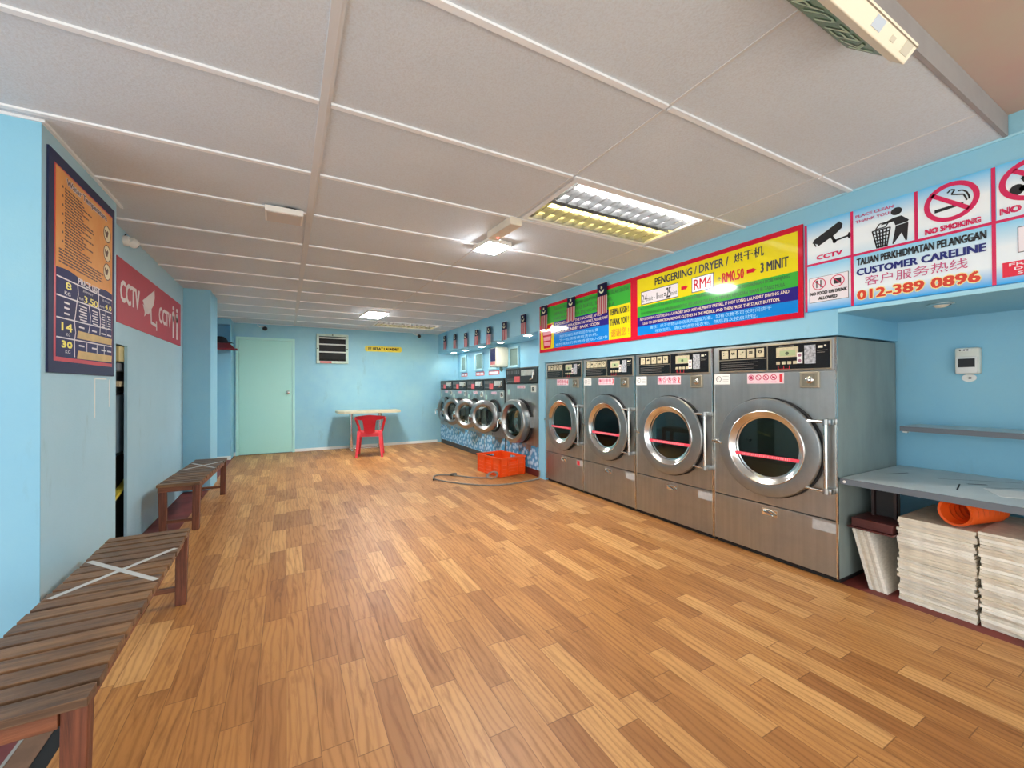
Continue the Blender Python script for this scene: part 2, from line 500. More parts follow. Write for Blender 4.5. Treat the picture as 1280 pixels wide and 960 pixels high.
# back wall
b = MB(); b.box(-3.2, 3.85, YB, YB + 0.15, 0, 2.405)
struct(b.build('wall_back', M_BLUEB))
b = MB(); b.box(0.135, XD - 0.03, YB - 0.014, YB, 0, 0.05)
struct(b.build('baseboard_back', mat('white skirting', (236, 238, 234), 0.4)))
b = MB(); b.box(-0.80, -0.735, YB - 0.03, YB, 0, 0.06); b.box(-1.025, -0.798, 8.165, 8.178, 0, 0.06)
struct(b.build('baseboard_left', mat('white skirting', (236, 238, 234), 0.4)))

# left wall: poster partition, partition with slot, column, far recess
b = MB()
b.box(-2.6, -0.907, 2.476, 3.35, 0, ZC)
struct(b.build('wall_left', M_BLUEL))
b = MB(); b.box(-2.6, -0.9055, 2.470, 2.476, 0, ZC); 
struct(b.build('wall_left.003', M_BLUE))  # front of the same block; stronger light put into a bluer tone
b = MB()
b.box(-1.043, -1.025, 3.35, 3.74, 0, ZC); b.box(-1.043, -1.025, 4.02, 5.883, 0, ZC); b.box(-1.043, -1.025, 3.74, 4.02, 1.487, ZC)
b.box(-1.9, -1.84, 3.35, 5.883, 0, ZC)
struct(b.build('wall_left.001', M_BLUEL))
b = MB()
b.box(-1.9, -0.772, 5.883, 6.40, 0, ZC)
b.box(-1.9, -1.03, 6.40, 8.18, 0, ZC)
# far recess with a niche over the red shelf
b.box(-1.9, -0.80, 8.18, YB, 0, 1.79); b.box(-1.9, -0.80, 8.18, YB, 2.22, ZC)
b.box(-1.9, -0.80, 8.40, YB, 1.79, 2.22); b.box(-0.815, -0.80, 8.18, 8.40, 1.79, 2.22)
struct(b.build('wall_left.002', M_BLUE))

# ------------------------------------------------------------------ door and louvre in the back wall
M_DOOR = mat('pale green door paint', (150, 208, 198), 0.5, var=0.12, scale=2.0)
def door_paint():
    m, t, p = base_mat('scuffed green door paint')
    p.inputs['Roughness'].default_value = 0.5
    tc = t.node('ShaderNodeTexCoord')
    mp = t.node('ShaderNodeMapping', Vector=tc.outputs['Object'], Location=(0.08, 0, -1.08), Scale=(1.0, 0.2, 1.2))
    ln = t.node('ShaderNodeVectorMath', {'operation': 'LENGTH'}, i0=mp.outputs[0])
    nz = t.node('ShaderNodeTexNoise', Vector=tc.outputs['Object'], Scale=14.0, Detail=8.0, Roughness=0.8)
    g = t.math('SUBTRACT', 1.0, t.math('MULTIPLY', ln.outputs['Value'], 2.0))
    f = t.math('MULTIPLY', t.math('MAXIMUM', g, 0.0), t.ramp(nz.outputs[0], [(0.42, (0, 0, 0, 1)), (0.7, (1, 1, 1, 1))]))
    t.put(p.inputs['Base Color'], t.mix(f, lin((172, 226, 216)), lin((120, 140, 112))))
    return m
d = struct(MB().box(-0.722, 0.094, YB - 0.035, YB - 0.002, 0.012, 2.02, bevel=0.003).build('door_1', door_paint()))
b = MB(); b.box(-0.765, -0.725, YB - 0.05, YB - 0.001, 0, 2.065); b.box(0.097, 0.137, YB - 0.05, YB - 0.001, 0, 2.065); b.box(-0.725, 0.097, YB - 0.05, YB - 0.001, 2.023, 2.065)
b.build('door_frame', mat('door frame paint', (178, 228, 220), 0.45), d)
b = MB(); b.lathe([(0.0, -0.075), (0.022, -0.072), (0.03, -0.055), (0.026, -0.04), (0.014, -0.03), (0.014, -0.012), (0.034, -0.008), (0.036, 0)], (0.027, YB - 0.035, 1.09), seg=24)
b.build('door_knob', M_CHROME, d, True, label='round silver knob')

v = thing('louvre_vent', 'small wall opening with dark louvre blades and pale frame on the back wall', 'vent', (0.775, YB - 0.002, 1.912))
b = MB()
b.box(-0.28, 0.28, -0.04, 0, 0.235, 0.28, 0.004); b.box(-0.28, 0.28, -0.04, 0, -0.28, -0.232, 0.004)
b.box(-0.28, -0.235, -0.04, 0, -0.23, 0.234, 0.004); b.box(0.235, 0.28, -0.04, 0, -0.23, 0.234, 0.004)
b.build('frame', mat('pale green frame', (200, 222, 208), 0.5, var=0.15), v)
MB().box(-0.233, 0.233, -0.006, -0.001, -0.23, 0.233).build('dark_opening', mat('gap shade', (34, 31, 28), 0.9, var=0.5, scale=20), v)  # dark sheet on the solid wall; shade of the gaps is its colour
for z in (0.205, 0.083, -0.062):
    b = MB(); b.box(-0.233, 0.233, -0.034, -0.008, z - 0.012, z + 0.012, 0.003); b.build('slat', mat('off white slat', (216, 216, 206), 0.45), v)
for z in (0.14, 0.01, -0.14):
    MB().box(-0.23, 0.23, -0.013, -0.008, z - 0.045, z + 0.045, M=Matrix.Rotation(0.0, 4, 'X')).build('blade', mat('dark louvre glass', (30, 28, 26), 0.7, var=0.4, scale=6), v)
MB().box(-0.22, -0.02, -0.046, -0.041, -0.272, -0.237).build('sticker', mat('red sticker', (214, 92, 96), 0.5), v, label='red sticker')
b = MB()
for x, z in ((0, 0.262), (-0.258, 0.0), (0.258, 0.0)): b.lathe([(0, -0.05), (0.01, -0.048), (0.012, -0.04)], (x, 0, z), seg=12)
b.build('screw', M_DARK, v)

s = thing('shop_sign', 'small yellow sign board with black capital letters on the back wall', 'sign', (1.728, YB - 0.001, 1.948))
P = [(-0.36, -0.03), (-0.335, -0.055), (0.335, -0.055), (0.36, -0.03), (0.36, 0.03), (0.335, 0.055), (-0.335, 0.055), (-0.36, 0.03)]
MB().prism(P, -0.014, 0).build('board', mat('yellow board', (228, 208, 62), 0.4), s)
MB().text('EE HEBAT LAUNDRY', -0.30, 0.305, -0.028, 0.03, -0.0155, 0.03).build('lettering', M_BLACK, s)

# ------------------------------------------------------------------ tumble dryers
M_SIDE = mat('grey green cabinet paint', (136, 150, 146), 0.45, var=0.22, scale=5.0, stretch=(1, 1, 0.35))
M_BEIGE = mat('beige key pad', (208, 196, 162), 0.45, var=0.2, scale=60)
M_BEZEL = mat('champagne trim', (168, 158, 138), 0.32, 0.6)
M_PINK = mat('pale pink sticker', (236, 206, 212), 0.45)
M_MAG = mat('magenta print', (190, 40, 88), 0.5)
M_REDP = mat('red print', (206, 32, 46), 0.5)
M_TAPE = mat('pink red tape', (238, 70, 92), 0.4)
M_LABEL = mat('silver label', (186, 188, 188), 0.35, 0.25, var=0.15, scale=30)
M_GLASS = glass_mat('door glass', (215, 225, 222))
M_INK = mat('navy ink', (32, 32, 96), 0.5)

def make_dryer():
    W, H, zc = 0.800, 1.471, 0.765
    h = W / 2 - 0.002
    r = thing('tumble_dryer', '', 'tumble dryer', (XD, 0, 0), RIGHT, 'tumble dryers in a row under the long signs')
    b = MB()
    b.box(-h, -h + 0.004, 0.004, 0.80, 0.03, H); b.box(h - 0.004, h, 0.004, 0.80, 0.03, H)
    b.box(-h, h, 0.004, 0.80, H - 0.004, H); b.box(-h, h, 0.796, 0.80, 0.03, H);
    b.build('cabinet', M_SIDE, r)
    MB().box(-h + 0.006, h - 0.006, 0.03, 0.77, 0.0, 0.034).build('plinth', M_DARK, r)  # base box; its black paints in the shade of the floor gap
    b = MB(); b.sheet_hole(-h + 0.004, h - 0.004, 0.374, 1.272, 0.0, zc, 0.30, 0.0)
    b.build('front_panel', M_STEEL, r)
    b = MB(); b.box(-h + 0.004, h - 0.004, -0.001, 0.012, 0.034, 0.366, 0.002); b.build('lower_panel', M_STEEL, r)
    MB().box(h - 0.010, h, -0.006, 0.006, 0.03, H).build('edge_strip', M_CHROME, r); MB().box(-h, -h + 0.005, -0.004, 0.006, 0.03, H).build('edge_strip', M_CHROME, r)
    # control panel
    cp = MB().box(-h + 0.005, h - 0.012, -0.004, 0.02, 1.274, H - 0.004, 0.003).build('control_panel', M_STEEL, r)
    b = MB(); b.box(-0.352, 0.374, -0.010, -0.003, 1.281, 1.458, 0.004); b.build('bezel', M_BEZEL, cp)
    b = MB(); b.box(-0.345, -0.001, -0.0125, -0.009, 1.372, 1.448); b.box(-0.345, -0.001, -0.0125, -0.009, 1.290, 1.366); b.box(0.008, 0.366, -0.0125, -0.009, 1.289, 1.450)
    b.build('black_fascia', M_BLACK, cp)
    for i in range(5):
        x = -0.325 + i * 0.064
        MB().box(x, x + 0.052, -0.0145, -0.012, 1.379, 1.439, 0.001).build('program_key', M_BEIGE, cp)
    b = MB()
    for i, body in enumerate((':·', '~~', '-°', '000', 'o')):
        x = -0.325 + i * 0.064
        MB().text(body, x + 0.013, x + 0.039, 1.405, 1.425, -0.0152, 0.02).build('key_print', M_BLACK, cp)
    b = MB()
    for i in range(4): b.box(-0.33, -0.06 - 0.03 * (i % 2), -0.0132, -0.0124, 1.346 - i * 0.014, 1.3485 - i * 0.014)
    b.box(0.30, 0.355, -0.0132, -0.0124, 1.395, 1.3985); b.box(0.30, 0.34, -0.0132, -0.0124, 1.383, 1.3865); b.box(0.08, 0.17, -0.0132, -0.0124, 1.437, 1.441)
    b.build('small_print', mat('grey print', (120, 116, 110), 0.5), cp)
    MB().box(0.062, 0.195, -0.0145, -0.012, 1.366, 1.432, 0.002).build('display_frame', M_BEIGE, cp)
    MB().box(0.085, 0.180, -0.0155, -0.0142, 1.374, 1.410).build('display', mat('lcd green', (170, 186, 140), 0.3), cp)
    MB().disc(0.13, 1.391, 0.011, 0.011, -0.0163, -0.0154).build('display_symbol', mat('lcd dark', (70, 84, 60), 0.4), cp)
    for i in range(4):
        MB().box(0.062 + i * 0.034, 0.086 + i * 0.034, -0.016, -0.012, 1.320, 1.340, 0.002).build('button', M_BEIGE, cp)
    MB().box(0.230, 0.292, -0.0145, -0.012, 1.318, 1.434).build('grey_sticker', mat('mottled grey sticker', (196, 198, 204), 0.45, var=0.75, scale=70), cp)
    MB().box(0.188, 0.219, -0.0150, -0.012, 1.322, 1.392).build('white_sticker', M_WHITE, cp)
    b = MB(); b.disc(0.2035, 1.374, 0.010, 0.010, -0.0158, -0.0149, 14); b.disc(0.2035, 1.340, 0.010, 0.010, -0.0158, -0.0149, 14); b.build('sticker_dots', mat('mauve print', (150, 100, 120), 0.5), cp)
    b = MB(); b.box(0.305, 0.330, -0.0145, -0.012, 1.412, 1.426); b.disc(0.343, 1.424, 0.006, 0.006, -0.0145, -0.012, 12); b.build('coin_mark', mat('cream print', (224, 216, 196), 0.5), cp)
    b = MB()
    for i in range(3): b.box(0.072 + i * 0.034, 0.0755 + i * 0.034, -0.0135, -0.0124, 1.290, 1.312)
    b.box(0.072, 0.146, -0.0135, -0.0124, 1.290, 1.2925); b.build('red_marks', M_REDP, cp)
    # coin lock
    cl = MB().box(0.200, 0.308, -0.012, 0.001, 1.168, 1.268, 0.004).build('coin_lock', M_BEZEL, r)
    MB().box(0.212, 0.296, -0.0135, -0.0115, 1.180, 1.256).build('lock_plate', steel_mat('dull plate', (150, 142, 124), 0.4), cl)
    b = MB(); b.lathe([(0, -0.034), (0.010, -0.032), (0.013, -0.022), (0.013, -0.016), (0.022, -0.014), (0.024, -0.0115)], (0.256, 0, 1.216), seg=20); b.build('lock_knob', M_CHROME, cl, True)
    # warning sticker
    ws = MB().box(-0.140, 0.102, -0.002, 0.0, 1.196, 1.267).build('warning_sticker', M_PINK, r)
    b = MB()
    for i in range(4):
        x = -0.112 + i * 0.050; b.ring(x, 1.238, 0.020, 0.020, 0.0045, -0.003, -0.002, 20); b.line(x - 0.013, 1.251, x + 0.013, 1.225, 0.004, -0.003, -0.002)
    b.disc(-0.112, 1.238, 0.010, 0.012, -0.0026, -0.002, 14); b.prism([(-0.024, 1.226), (-0.012, 1.252), (0.0, 1.226), (-0.012, 1.234)], -0.0026, -0.002); b.disc(0.038, 1.238, 0.010, 0.006, -0.0026, -0.002, 14)
    for i in range(4): b.box(-0.130 + i * 0.05, -0.094 + i * 0.05, -0.0026, -0.002, 1.205, 1.209)
    b.build('warning_print', M_MAG, ws)
    wl = MB().box(-0.396, -0.268, -0.002, 0.0, 1.192, 1.270).build('instruction_sticker', M_WHITE, r)
    b = MB(); b.ring(-0.357, 1.232, 0.022, 0.022, 0.004, -0.003, -0.002, 20); b.line(-0.372, 1.232, -0.357, 1.232, 0.004, -0.003, -0.002)
    for i in range(4): b.box(-0.325, -0.280, -0.0026, -0.002, 1.212 + i * 0.013, 1.2145 + i * 0.013)
    b.build('instruction_print', mat('grey print', (120, 116, 110), 0.5), wl)
    # lower hatch
    hn = MB(); hn.box(-0.045, 0.055, -0.004, 0.0, 0.300, 0.343, 0.001); hn = hn.build('hatch_catch', M_CHROME, r)
    b = MB(); b.tube([(-0.030, -0.008, 0.330), (0.0, -0.026, 0.328), (0.040, -0.022, 0.310)], 0.007, 8); b.build('catch_lever', M_CHROME, hn, True)
    MB().box(0.262, 0.392, -0.003, -0.001, 0.294, 0.352).build('silver_label', M_LABEL, r, label='blank silver label')
    # drum
    b = MB(); b.lathe([(0.30, 0.001), (0.285, 0.05), (0.29, 0.06)], (0, 0, zc), seg=48); 
    prof = [(0.31, 0.05), (0.33, 0.055)]
    for i in range(13): prof.append((0.33 - (0.008 if i % 2 else 0.0), 0.08 + i * 0.05))
    prof += [(0.30, 0.72), (0.10, 0.73), (0.0, 0.73)]
    b2 = bmesh.new(); b.lathe(prof, (0, 0, zc), seg=48)
    b.build('drum', M_DRUM, r, True)
    for a in (0.5, 2.6, 4.7):
        MB().box(0.27, 0.318, 0.09, 0.66, -0.02, 0.02, 0.01, M=Matrix.Translation((0, 0, zc)) @ Matrix.Rotation(a, 4, 'Y')).build('drum_paddle', M_DRUM, r)
    # black gasket behind the door
    b = MB(); b.lathe([(0.338, -0.001), (0.338, -0.020), (0.300, -0.020), (0.300, -0.001)], (0, 0, zc), seg=64, closed=True); b.build('door_gasket', M_DARK, r, True)
    # door
    dr = MB(); dr.lathe([(0.326, -0.026), (0.331, -0.032), (0.331, -0.044), (0.325, -0.050), (0.258, -0.056), (0.249, -0.054), (0.249, -0.022), (0.300, -0.022)], (0, 0, zc), seg=72, closed=True)
    dr = dr.build('door', M_STEELH, r, True, sharp=20)
    b = MB(); b.lathe([(0.2485, -0.058), (0.244, -0.060), (0.236, -0.056), (0.214, -0.034), (0.208, -0.033), (0.206, -0.022), (0.198, -0.020), (0.198, -0.012), (0.2485, -0.012)], (0, 0, zc), seg=72, closed=True)
    b.build('door_rim', M_CHROME, dr, True, label='polished inner rim')
    b = MB(); b.lathe([(0.205, -0.0185), (0.205, -0.0145)], (0, 0, zc), seg=48); b.build('door_glass', M_GLASS, dr, False)
    b = MB(); b.box(-0.212, 0.212, -0.0375, -0.0345, -0.011, 0.011, M=Matrix.Translation((0, 0, zc - 0.062))); 
    b.build('red_tape', M_TAPE, dr, label='pink red strip of tape across the glass')
    b = MB()
    for i in range(24): b.box(-0.16 + i * 0.0135, -0.155 + i * 0.0135, -0.0384, -0.0374, zc - 0.069, zc - 0.055)
    b.build('tape_print', mat('pale pink print', (255, 170, 180), 0.5), dr)
    # hinge on the right, lever on the left
    hg = MB(); hg.tube([(0.358, -0.052, zc - 0.225), (0.358, -0.052, zc + 0.205)], 0.011, 12); hg = hg.build('hinge_rod', M_CHROME, r, True)
    for z, xx in ((zc + 0.198, 0.262), (zc - 0.215, 0.252)):
        b = MB(); b.tube([(xx, -0.046, z), (0.350, -0.056, z)], 0.008, 8); b.build('hinge_arm', M_CHROME, hg, True)
        b = MB(); b.box(0.340, 0.386, -0.052, 0.0, z - 0.016, z + 0.016, 0.003); b.lathe([(0, -0.018), (0.016, -0.016), (0.016, 0.016), (0, 0.018)], (0.358, -0.052, z), 'Z', 16); b.build('hinge_block', M_STEELH, hg, True)
    b = MB(); b.box(-0.395, -0.335, -0.012, 0.0, zc - 0.016, zc + 0.022, 0.003); b.tube([(-0.395, -0.024, zc + 0.004), (-0.352, -0.034, zc + 0.010), (-0.302, -0.062, zc - 0.006)], 0.010, 10, r2=0.006)
    b.build('door_latch', M_CHROME, r, True)
    return r, ws

DRYERS = [(1.229, 2.043), (2.043, 2.848), (2.848, 3.622), (3.622, 4.378)]
dl = ['tumble dryer at the near end of the row, grey cabinet side showing beside the counter',
      'tumble dryer numbered 2, standing second from the grey counter',
      'tumble dryer between dryer 2 and the last dryer at the blue column',
      'tumble dryer at the far end of the row against the blue column']
proto, ws = make_dryer()
dry = []
for i in range(4):
    y0, y1 = DRYERS[i]
    skip = ('instruction_sticker', 'instruction_print') if i == 3 else ()
    o = proto if i == 0 else dup(proto, skip=skip)
    o.location = (XD, (y0 + y1) / 2, 0); o.scale = ((y1 - y0 - 0.002) / 0.800, 1, 1); o['label'] = dl[i]
    dry.append(o)
for i, o in enumerate(dry):
    b = MB(); b.text(str(i + 1), 0.076 if i == 0 else 0.070, 0.094 if i == 0 else 0.096, 1.206, 1.258, -0.003, 0.0 if i == 0 else 0.03); b.build('number', M_REDP, child(o, 'warning_sticker'))
b = MB(); b.box(0.275, 0.325, -0.0045, -0.003, 0.30, 0.348); lb = b.build('red_block', M_REDP, child(dry[3], 'silver_label'))

# ------------------------------------------------------------------ washing machines
M_BUB = bubble_mat()
def make_washer(W, H, R, zc, label, group, barrel, PH):
    h = W / 2 - 0.002; D = 0.44
    r = thing('washing_machine', label, 'washing machine', (XD, 0, 0), RIGHT, group)
    b = MB()
    b.box(-h, -h + 0.004, 0.004, D, 0.09, H); b.box(h - 0.004, h, 0.004, D, 0.09, H)
    b.box(-h, h, -0.002, D, H - 0.006, H); b.box(-h, h, D - 0.004, D, 0.09, H); b.box(-h, h, 0.004, D, 0.09, 0.094)
    b.build('cabinet', M_STEEL, r)
    b = MB(); b.sheet_hole(-h + 0.003, h - 0.003, 0.40, H - PH - 0.012, 0, zc, R - 0.012, 0.0); b.build('front_panel', M_STEEL, r)
    b = MB(); b.box(-h + 0.003, h - 0.003, -0.002, 0.004, 0.092, 0.40); b.build('bubble_panel', M_BUB, r, label='lower panel printed with pale blue bubbles')
    b = MB(); b.box(-h, h, 0.012, D, 0.0, 0.089); b.build('plinth', mat('dark plinth', (62, 64, 64), 0.6) if barrel < 0.1 else mat('dark red plinth', (104, 40, 34), 0.6), r)
    b = MB(); b.box(-h, -h + 0.006, -0.004, 0.0, 0.09, H); b.build('edge_strip', M_CHROME, r)
    cp = MB().box(-h + 0.015, h - 0.012, -0.010, 0.0, H - PH, H - 0.012, 0.003).build('control_panel', mat('black grey panel', (34, 38, 38), 0.35), r)
    zt = H - 0.020; zb = H - PH + 0.008
    MB().box(0.02, 0.30 * W / 0.73, -0.0125, -0.0095, zt - 0.095, zt - 0.02).build('display', mat('pale display', (196, 204, 196), 0.35, var=0.3, scale=40), cp)
    b = MB(); b.tube([(0.215 * W / 0.73, -0.018, zb + 0.03), (0.27 * W / 0.73, -0.022, zb + 0.05), (0.28 * W / 0.73, -0.018, zt - 0.04)], 0.010, 8); b.build('coin_slot', M_CHROME, cp, True)
    for i in range(6):
        MB().box(-0.44 * W + i * W * 0.072, -0.44 * W + i * W * 0.072 + W * 0.045, -0.0125, -0.0095, zt - 0.07, zt - 0.018).build('program_key', mat('grey key', (104, 106, 104), 0.4), cp)
    b = MB(); b.box(-0.43 * W, -0.13 * W, -0.0125, -0.0095, zb + 0.018, zb + 0.03); b.box(-0.43 * W, -0.2 * W, -0.0125, -0.0095, zb + 0.045, zb + 0.052); b.build('panel_print', mat('grey print', (120, 116, 110), 0.5), cp)
    MB().box(-0.20 * W, -0.02 * W, -0.0135, -0.0095, zb, zb + 0.085).build('red_sticker', mat('red sticker', (214, 92, 96), 0.5), cp, label='red sticker')
    ws = MB().box(-0.12 * W, 0.12 * W, -0.003, 0.0, H - PH - 0.075, H - PH - 0.035).build('warning_sticker', M_PINK, r)
    b = MB()
    for i in range(4): b.ring((-0.085 + i * 0.055) * W, H - PH - 0.055, 0.014, 0.014, 0.004, -0.004, -0.003, 12)
    b.build('warning_print', M_MAG, ws)
    MB().box(0.30 * W, 0.44 * W, -0.003, 0.0, H - PH - 0.125, H - PH - 0.035).build('number_sticker', mat('pale sticker', (216, 216, 206), 0.45), r)
    MB().box(-0.44 * W, -0.36 * W, -0.003, 0.0, H - PH - 0.17, H - PH - 0.09).build('green_sticker', mat('pale green sticker', (176, 210, 196), 0.45), r)
    # drum and gasket
    b = MB()
    prof = [(R - 0.012, 0.0), (R - 0.03, 0.03), (R + 0.01, 0.05)]
    for i in range(8): prof.append((R + 0.01 - (0.006 if i % 2 else 0), 0.07 + i * 0.04))
    prof += [(R - 0.02, 0.37), (0.0, 0.375)]
    b.lathe(prof, (0, 0, zc), seg=40); b.build('drum', M_DRUM, r, True)
    b = MB(); b.lathe([(R + 0.022, 0.0), (R + 0.020, -0.022), (R - 0.004, -0.026), (R - 0.022, -0.006), (R - 0.02, 0.0)], (0, 0, zc), seg=48, closed=True); b.build('door_gasket', M_DARK, r, True)
    # door, origin at its hinge on the right edge
    hx = R + 0.03
    dr = MB(); T = barrel
    dr.lathe([(R + 0.012, 0.0), (R + 0.016, -T * 0.8), (R + 0.004, -T), (R - 0.045, -T - 0.006), (R - 0.075, -T * 0.75), (R - 0.080, -T * 0.3), (R - 0.06, 0.0)], (-hx, 0, 0), seg=56, closed=True)
    dr = dr.build('door', M_STEELH, r, True, loc=(hx, -0.03, zc))
    b = MB(); b.lathe([(R - 0.078, -T * 0.5), (R - 0.085, 0.02), (R - 0.11, 0.055), (0.06, 0.075), (0, 0.078)], (-hx, 0, 0), seg=40); b.build('door_glass', M_GLASS, dr, True)
    b = MB(); b.lathe([(R - 0.052, 0.008), (R - 0.052, -0.004), (R - 0.080, -0.004), (R - 0.080, 0.012)], (-hx, 0, 0), seg=40, closed=True); b.build('door_seal', M_DARK, dr, True)
    b = MB(); b.box(-2 * R - 0.055, -2 * R - 0.005, -T - 0.012, -0.01, -0.055, 0.035, 0.006); b.tube([(-2 * R - 0.03, -T - 0.008, 0.0), (-2 * R - 0.03, -T - 0.05, -0.01), (-2 * R - 0.03, -T - 0.05, -0.10)], 0.011, 8); b.build('door_handle', M_CHROME, dr, True)
    b = MB(); b.box(-0.022, 0.022, -0.03, 0.032, -0.07, 0.07, 0.004); b.build('hinge', M_STEELH, dr)
    return r, cp, ws

wp, _, _ = make_washer(0.728, 1.312, 0.235, 0.725, '', 'small washing machines along the right wall', 0.062, 0.175)
WS = [(7.705, 8.432), (6.967, 7.705), (6.226, 6.967), (5.498, 6.226)]
wl = ['small washing machine with shut door in the corner at the back wall', 'small washing machine with door ajar, second from the back wall',
      'small washing machine with door ajar, third from the back wall', 'small washing machine with door ajar beside the tall 30 kg washer']
ang = [2, 20, 30, 33]
nums = ['5', '6', '7', '8']
wash = []
for i, (a0, a1) in enumerate(WS):
    o = wp if i == 0 else dup(wp)
    o.location = (XD, (a0 + a1) / 2, 0); o['label'] = wl[i]; wash.append(o)
for i, o in enumerate(wash):
    child(o, 'door').rotation_euler = (0, 0, math.radians(ang[i]))
    b = MB(); b.text('B', 0.235, 0.31, 1.03, 1.09, -0.004, 0.04); b.build('number', M_BLACK, child(o, 'number_sticker'))
b = MB(); b.text('14', -0.06, 0.02, 0.415, 0.455, -0.003, 0.05); b.build('capacity_mark', M_INK, wash[3], label='navy figure')
big, _, _ = make_washer(0.898, 1.447, 0.285, 0.705, 'tall 30 kg washing machine with door closed, beside the blue column', None, 0.105, 0.215)
big.location = (XD, 5.004, 0)
child(big, 'door').rotation_euler = (0, 0, math.radians(5))
b = MB(); b.text('B', 0.30, 0.36, 1.12, 1.175, -0.004, 0.04); b.build('number', M_BLACK, child(big, 'number_sticker'))
b = MB(); b.text('30', -0.43, -0.31, 0.41, 0.50, -0.003, 0.05); b.build('capacity_mark', M_INK, big, label='navy figure 30')

# ------------------------------------------------------------------ long signs on the fascia (local X = towards the street, Z up, -Y front)
def uniq(name, rgb, rough=0.3): return mat(name, rgb, rough)
Y_ = uniq('sign yellow', (236, 220, 30), 0.07); G_ = uniq('sign green', (62, 176, 62), 0.07); N_ = uniq('sign navy', (44, 34, 130), 0.07); B_ = uniq('sign blue', (20, 132, 220), 0.07)
R_ = uniq('sign red', (208, 22, 50), 0.07); K_ = uniq('sign black', (26, 26, 28), 0.4); WH_ = uniq('sign white', (238, 232, 238), 0.25); CR_ = uniq('sign cream', (236, 214, 190), 0.4); GD_ = uniq('sign dark green', (14, 84, 34), 0.4)
LB_ = uniq('sign pale blue', (150, 214, 246), 0.4)

sg = thing('price_sign', 'long red framed dryer price sign with yellow, green and blue bands above the dryers', 'sign', (XD - 0.0005, 2.953, 0), RIGHT)
def sx(y): return 2.953 - y      # world y -> local X
MB().box(sx(4.50), sx(1.408), -0.012, 0, 1.612, 2.203).build('frame', R_, sg)
yf = -0.0135
# right half
def band(name, m, pts, par, y0=-0.014):
    return MB().prism([(sx(a), z) for a, z in pts], y0, -0.012).build(name, m, par)
band('yellow_band', Y_, [(2.808, 1.914), (1.436, 1.912), (1.436, 2.166), (2.808, 2.166)], sg)
band('green_band', G_, [(2.808, 1.815), (1.436, 1.815), (1.436, 1.912), (2.808, 1.914)], sg)
band('navy_band', N_, [(2.808, 1.728), (1.436, 1.728), (1.436, 1.815), (2.808, 1.815)], sg)
band('blue_band', B_, [(2.808, 1.648), (1.436, 1.648), (1.436, 1.728), (2.808, 1.728)], sg)
def boxw(y0, y1, z0, z1):
    f = MB().box(sx(y0), sx(y1), -0.0152, -0.014, z0, z1).build('price_box', K_, sg)
    MB().box(sx(y0) + 0.006, sx(y1) - 0.006, -0.0160, -0.0152, z0 + 0.006, z1 - 0.006).build('box_face', WH_, f)
boxw(2.761, 2.350, 1.923, 2.043); boxw(2.221, 2.025, 1.927, 2.048)
yt = -0.0166
b = MB()
b.text('PENGERIING / DRYER /', sx(2.600), sx(1.905), 2.070, 2.138, -0.0148, 0.02)
b.build('title_lettering', K_, sg); b = MB()
b.text('烘干机', sx(1.865), sx(1.648), 2.070, 2.142, -0.0148, 0.012)
b.build('title_lettering', K_, sg); b = MB()
b.text('24', sx(2.748), sx(2.690), 1.945, 2.012, yt, 0.0); b.text('minit', sx(2.688), sx(2.622), 1.948, 1.985, yt); b.text('+', sx(2.612), sx(2.597), 1.957, 1.972, yt, 0.02)
b.text('1', sx(2.580), sx(2.570), 1.945, 2.005, yt, 0.03); b.text('minit', sx(2.566), sx(2.505), 1.948, 1.985, yt); b.text('=', sx(2.497), sx(2.480), 1.957, 1.985, yt, 0.03)
b.text('25', sx(2.472), sx(2.425), 1.935, 2.026, yt, 0.018); b.text('minit', sx(2.422), sx(2.362), 1.948, 1.985, yt)
b.build('duration_lettering', K_, sg)
MB().text('3 MINIT', sx(1.672), sx(1.490), 1.954, 2.024, -0.0148, 0.02).build('minute_lettering', K_, sg)
MB().text('+', sx(1.995), sx(1.965), 1.972, 2.002, -0.0148, 0.01).build('plus_mark', K_, sg)
b = MB()
b.text('RM4', sx(2.200), sx(2.043), 1.946, 2.030, yt, 0.01)
b.build('price_lettering', R_, sg)
MB().text('RM0.50', sx(1.956), sx(1.788), 1.946, 2.024, -0.0148, 0.018).build('price_lettering', R_, sg)
for a0, a1, zc in ((2.322, 2.258, 1.986), (1.768, 1.700, 1.988)):
    X0, X1 = sx(a0), sx(a1); k = X0 + (X1 - X0) * 0.62
    b = MB(); b.prism([(X0, zc - 0.014), (k, zc - 0.014), (k, zc - 0.017), (X1, zc), (k, zc + 0.017), (k, zc + 0.014), (X0, zc + 0.014)], -0.0155, -0.014)
    b.build('arrow', R_, sg)
b = MB()
b.text('NOTA: PENGERINGAN PAKAIAN DI KEDAI DOBI DAN KELEMBAPAN DIUTAMAKAN, JIKA TIDAK PENGERINGAN DOBI PANJANG', sx(2.770), sx(1.486), 1.872, 1.902, -0.0148, 0.006)
b.build('green_lettering', GD_, sg); b = MB()
b.text('DAN MEMBAWA KEPADA PERUBAHAN BENTUK, KELUARKAN PAKAIAN DI TENGAH, KEMUDIAN TEKAN BUTANG MULA.', sx(2.760), sx(1.510), 1.826, 1.856, -0.0148, 0.006)
b.build('green_lettering', GD_, sg)
b = MB()
b.text('NOTE: DRYING CLOTHES IN A LAUNDRY SHOP AND HUMIDITY PREVAIL, IF NOT LONG LAUNDRY DRYING AND', sx(2.775), sx(1.488), 1.778, 1.805, -0.0148, 0.01)
b.text('LEAD TO DEFORMATION, REMOVE CLOTHES IN THE MIDDLE, AND THEN PRESS THE START BUTTON.', sx(2.740), sx(1.545), 1.737, 1.764, -0.0148, 0.01)
b.build('cream_lettering', CR_, sg)
b = MB()
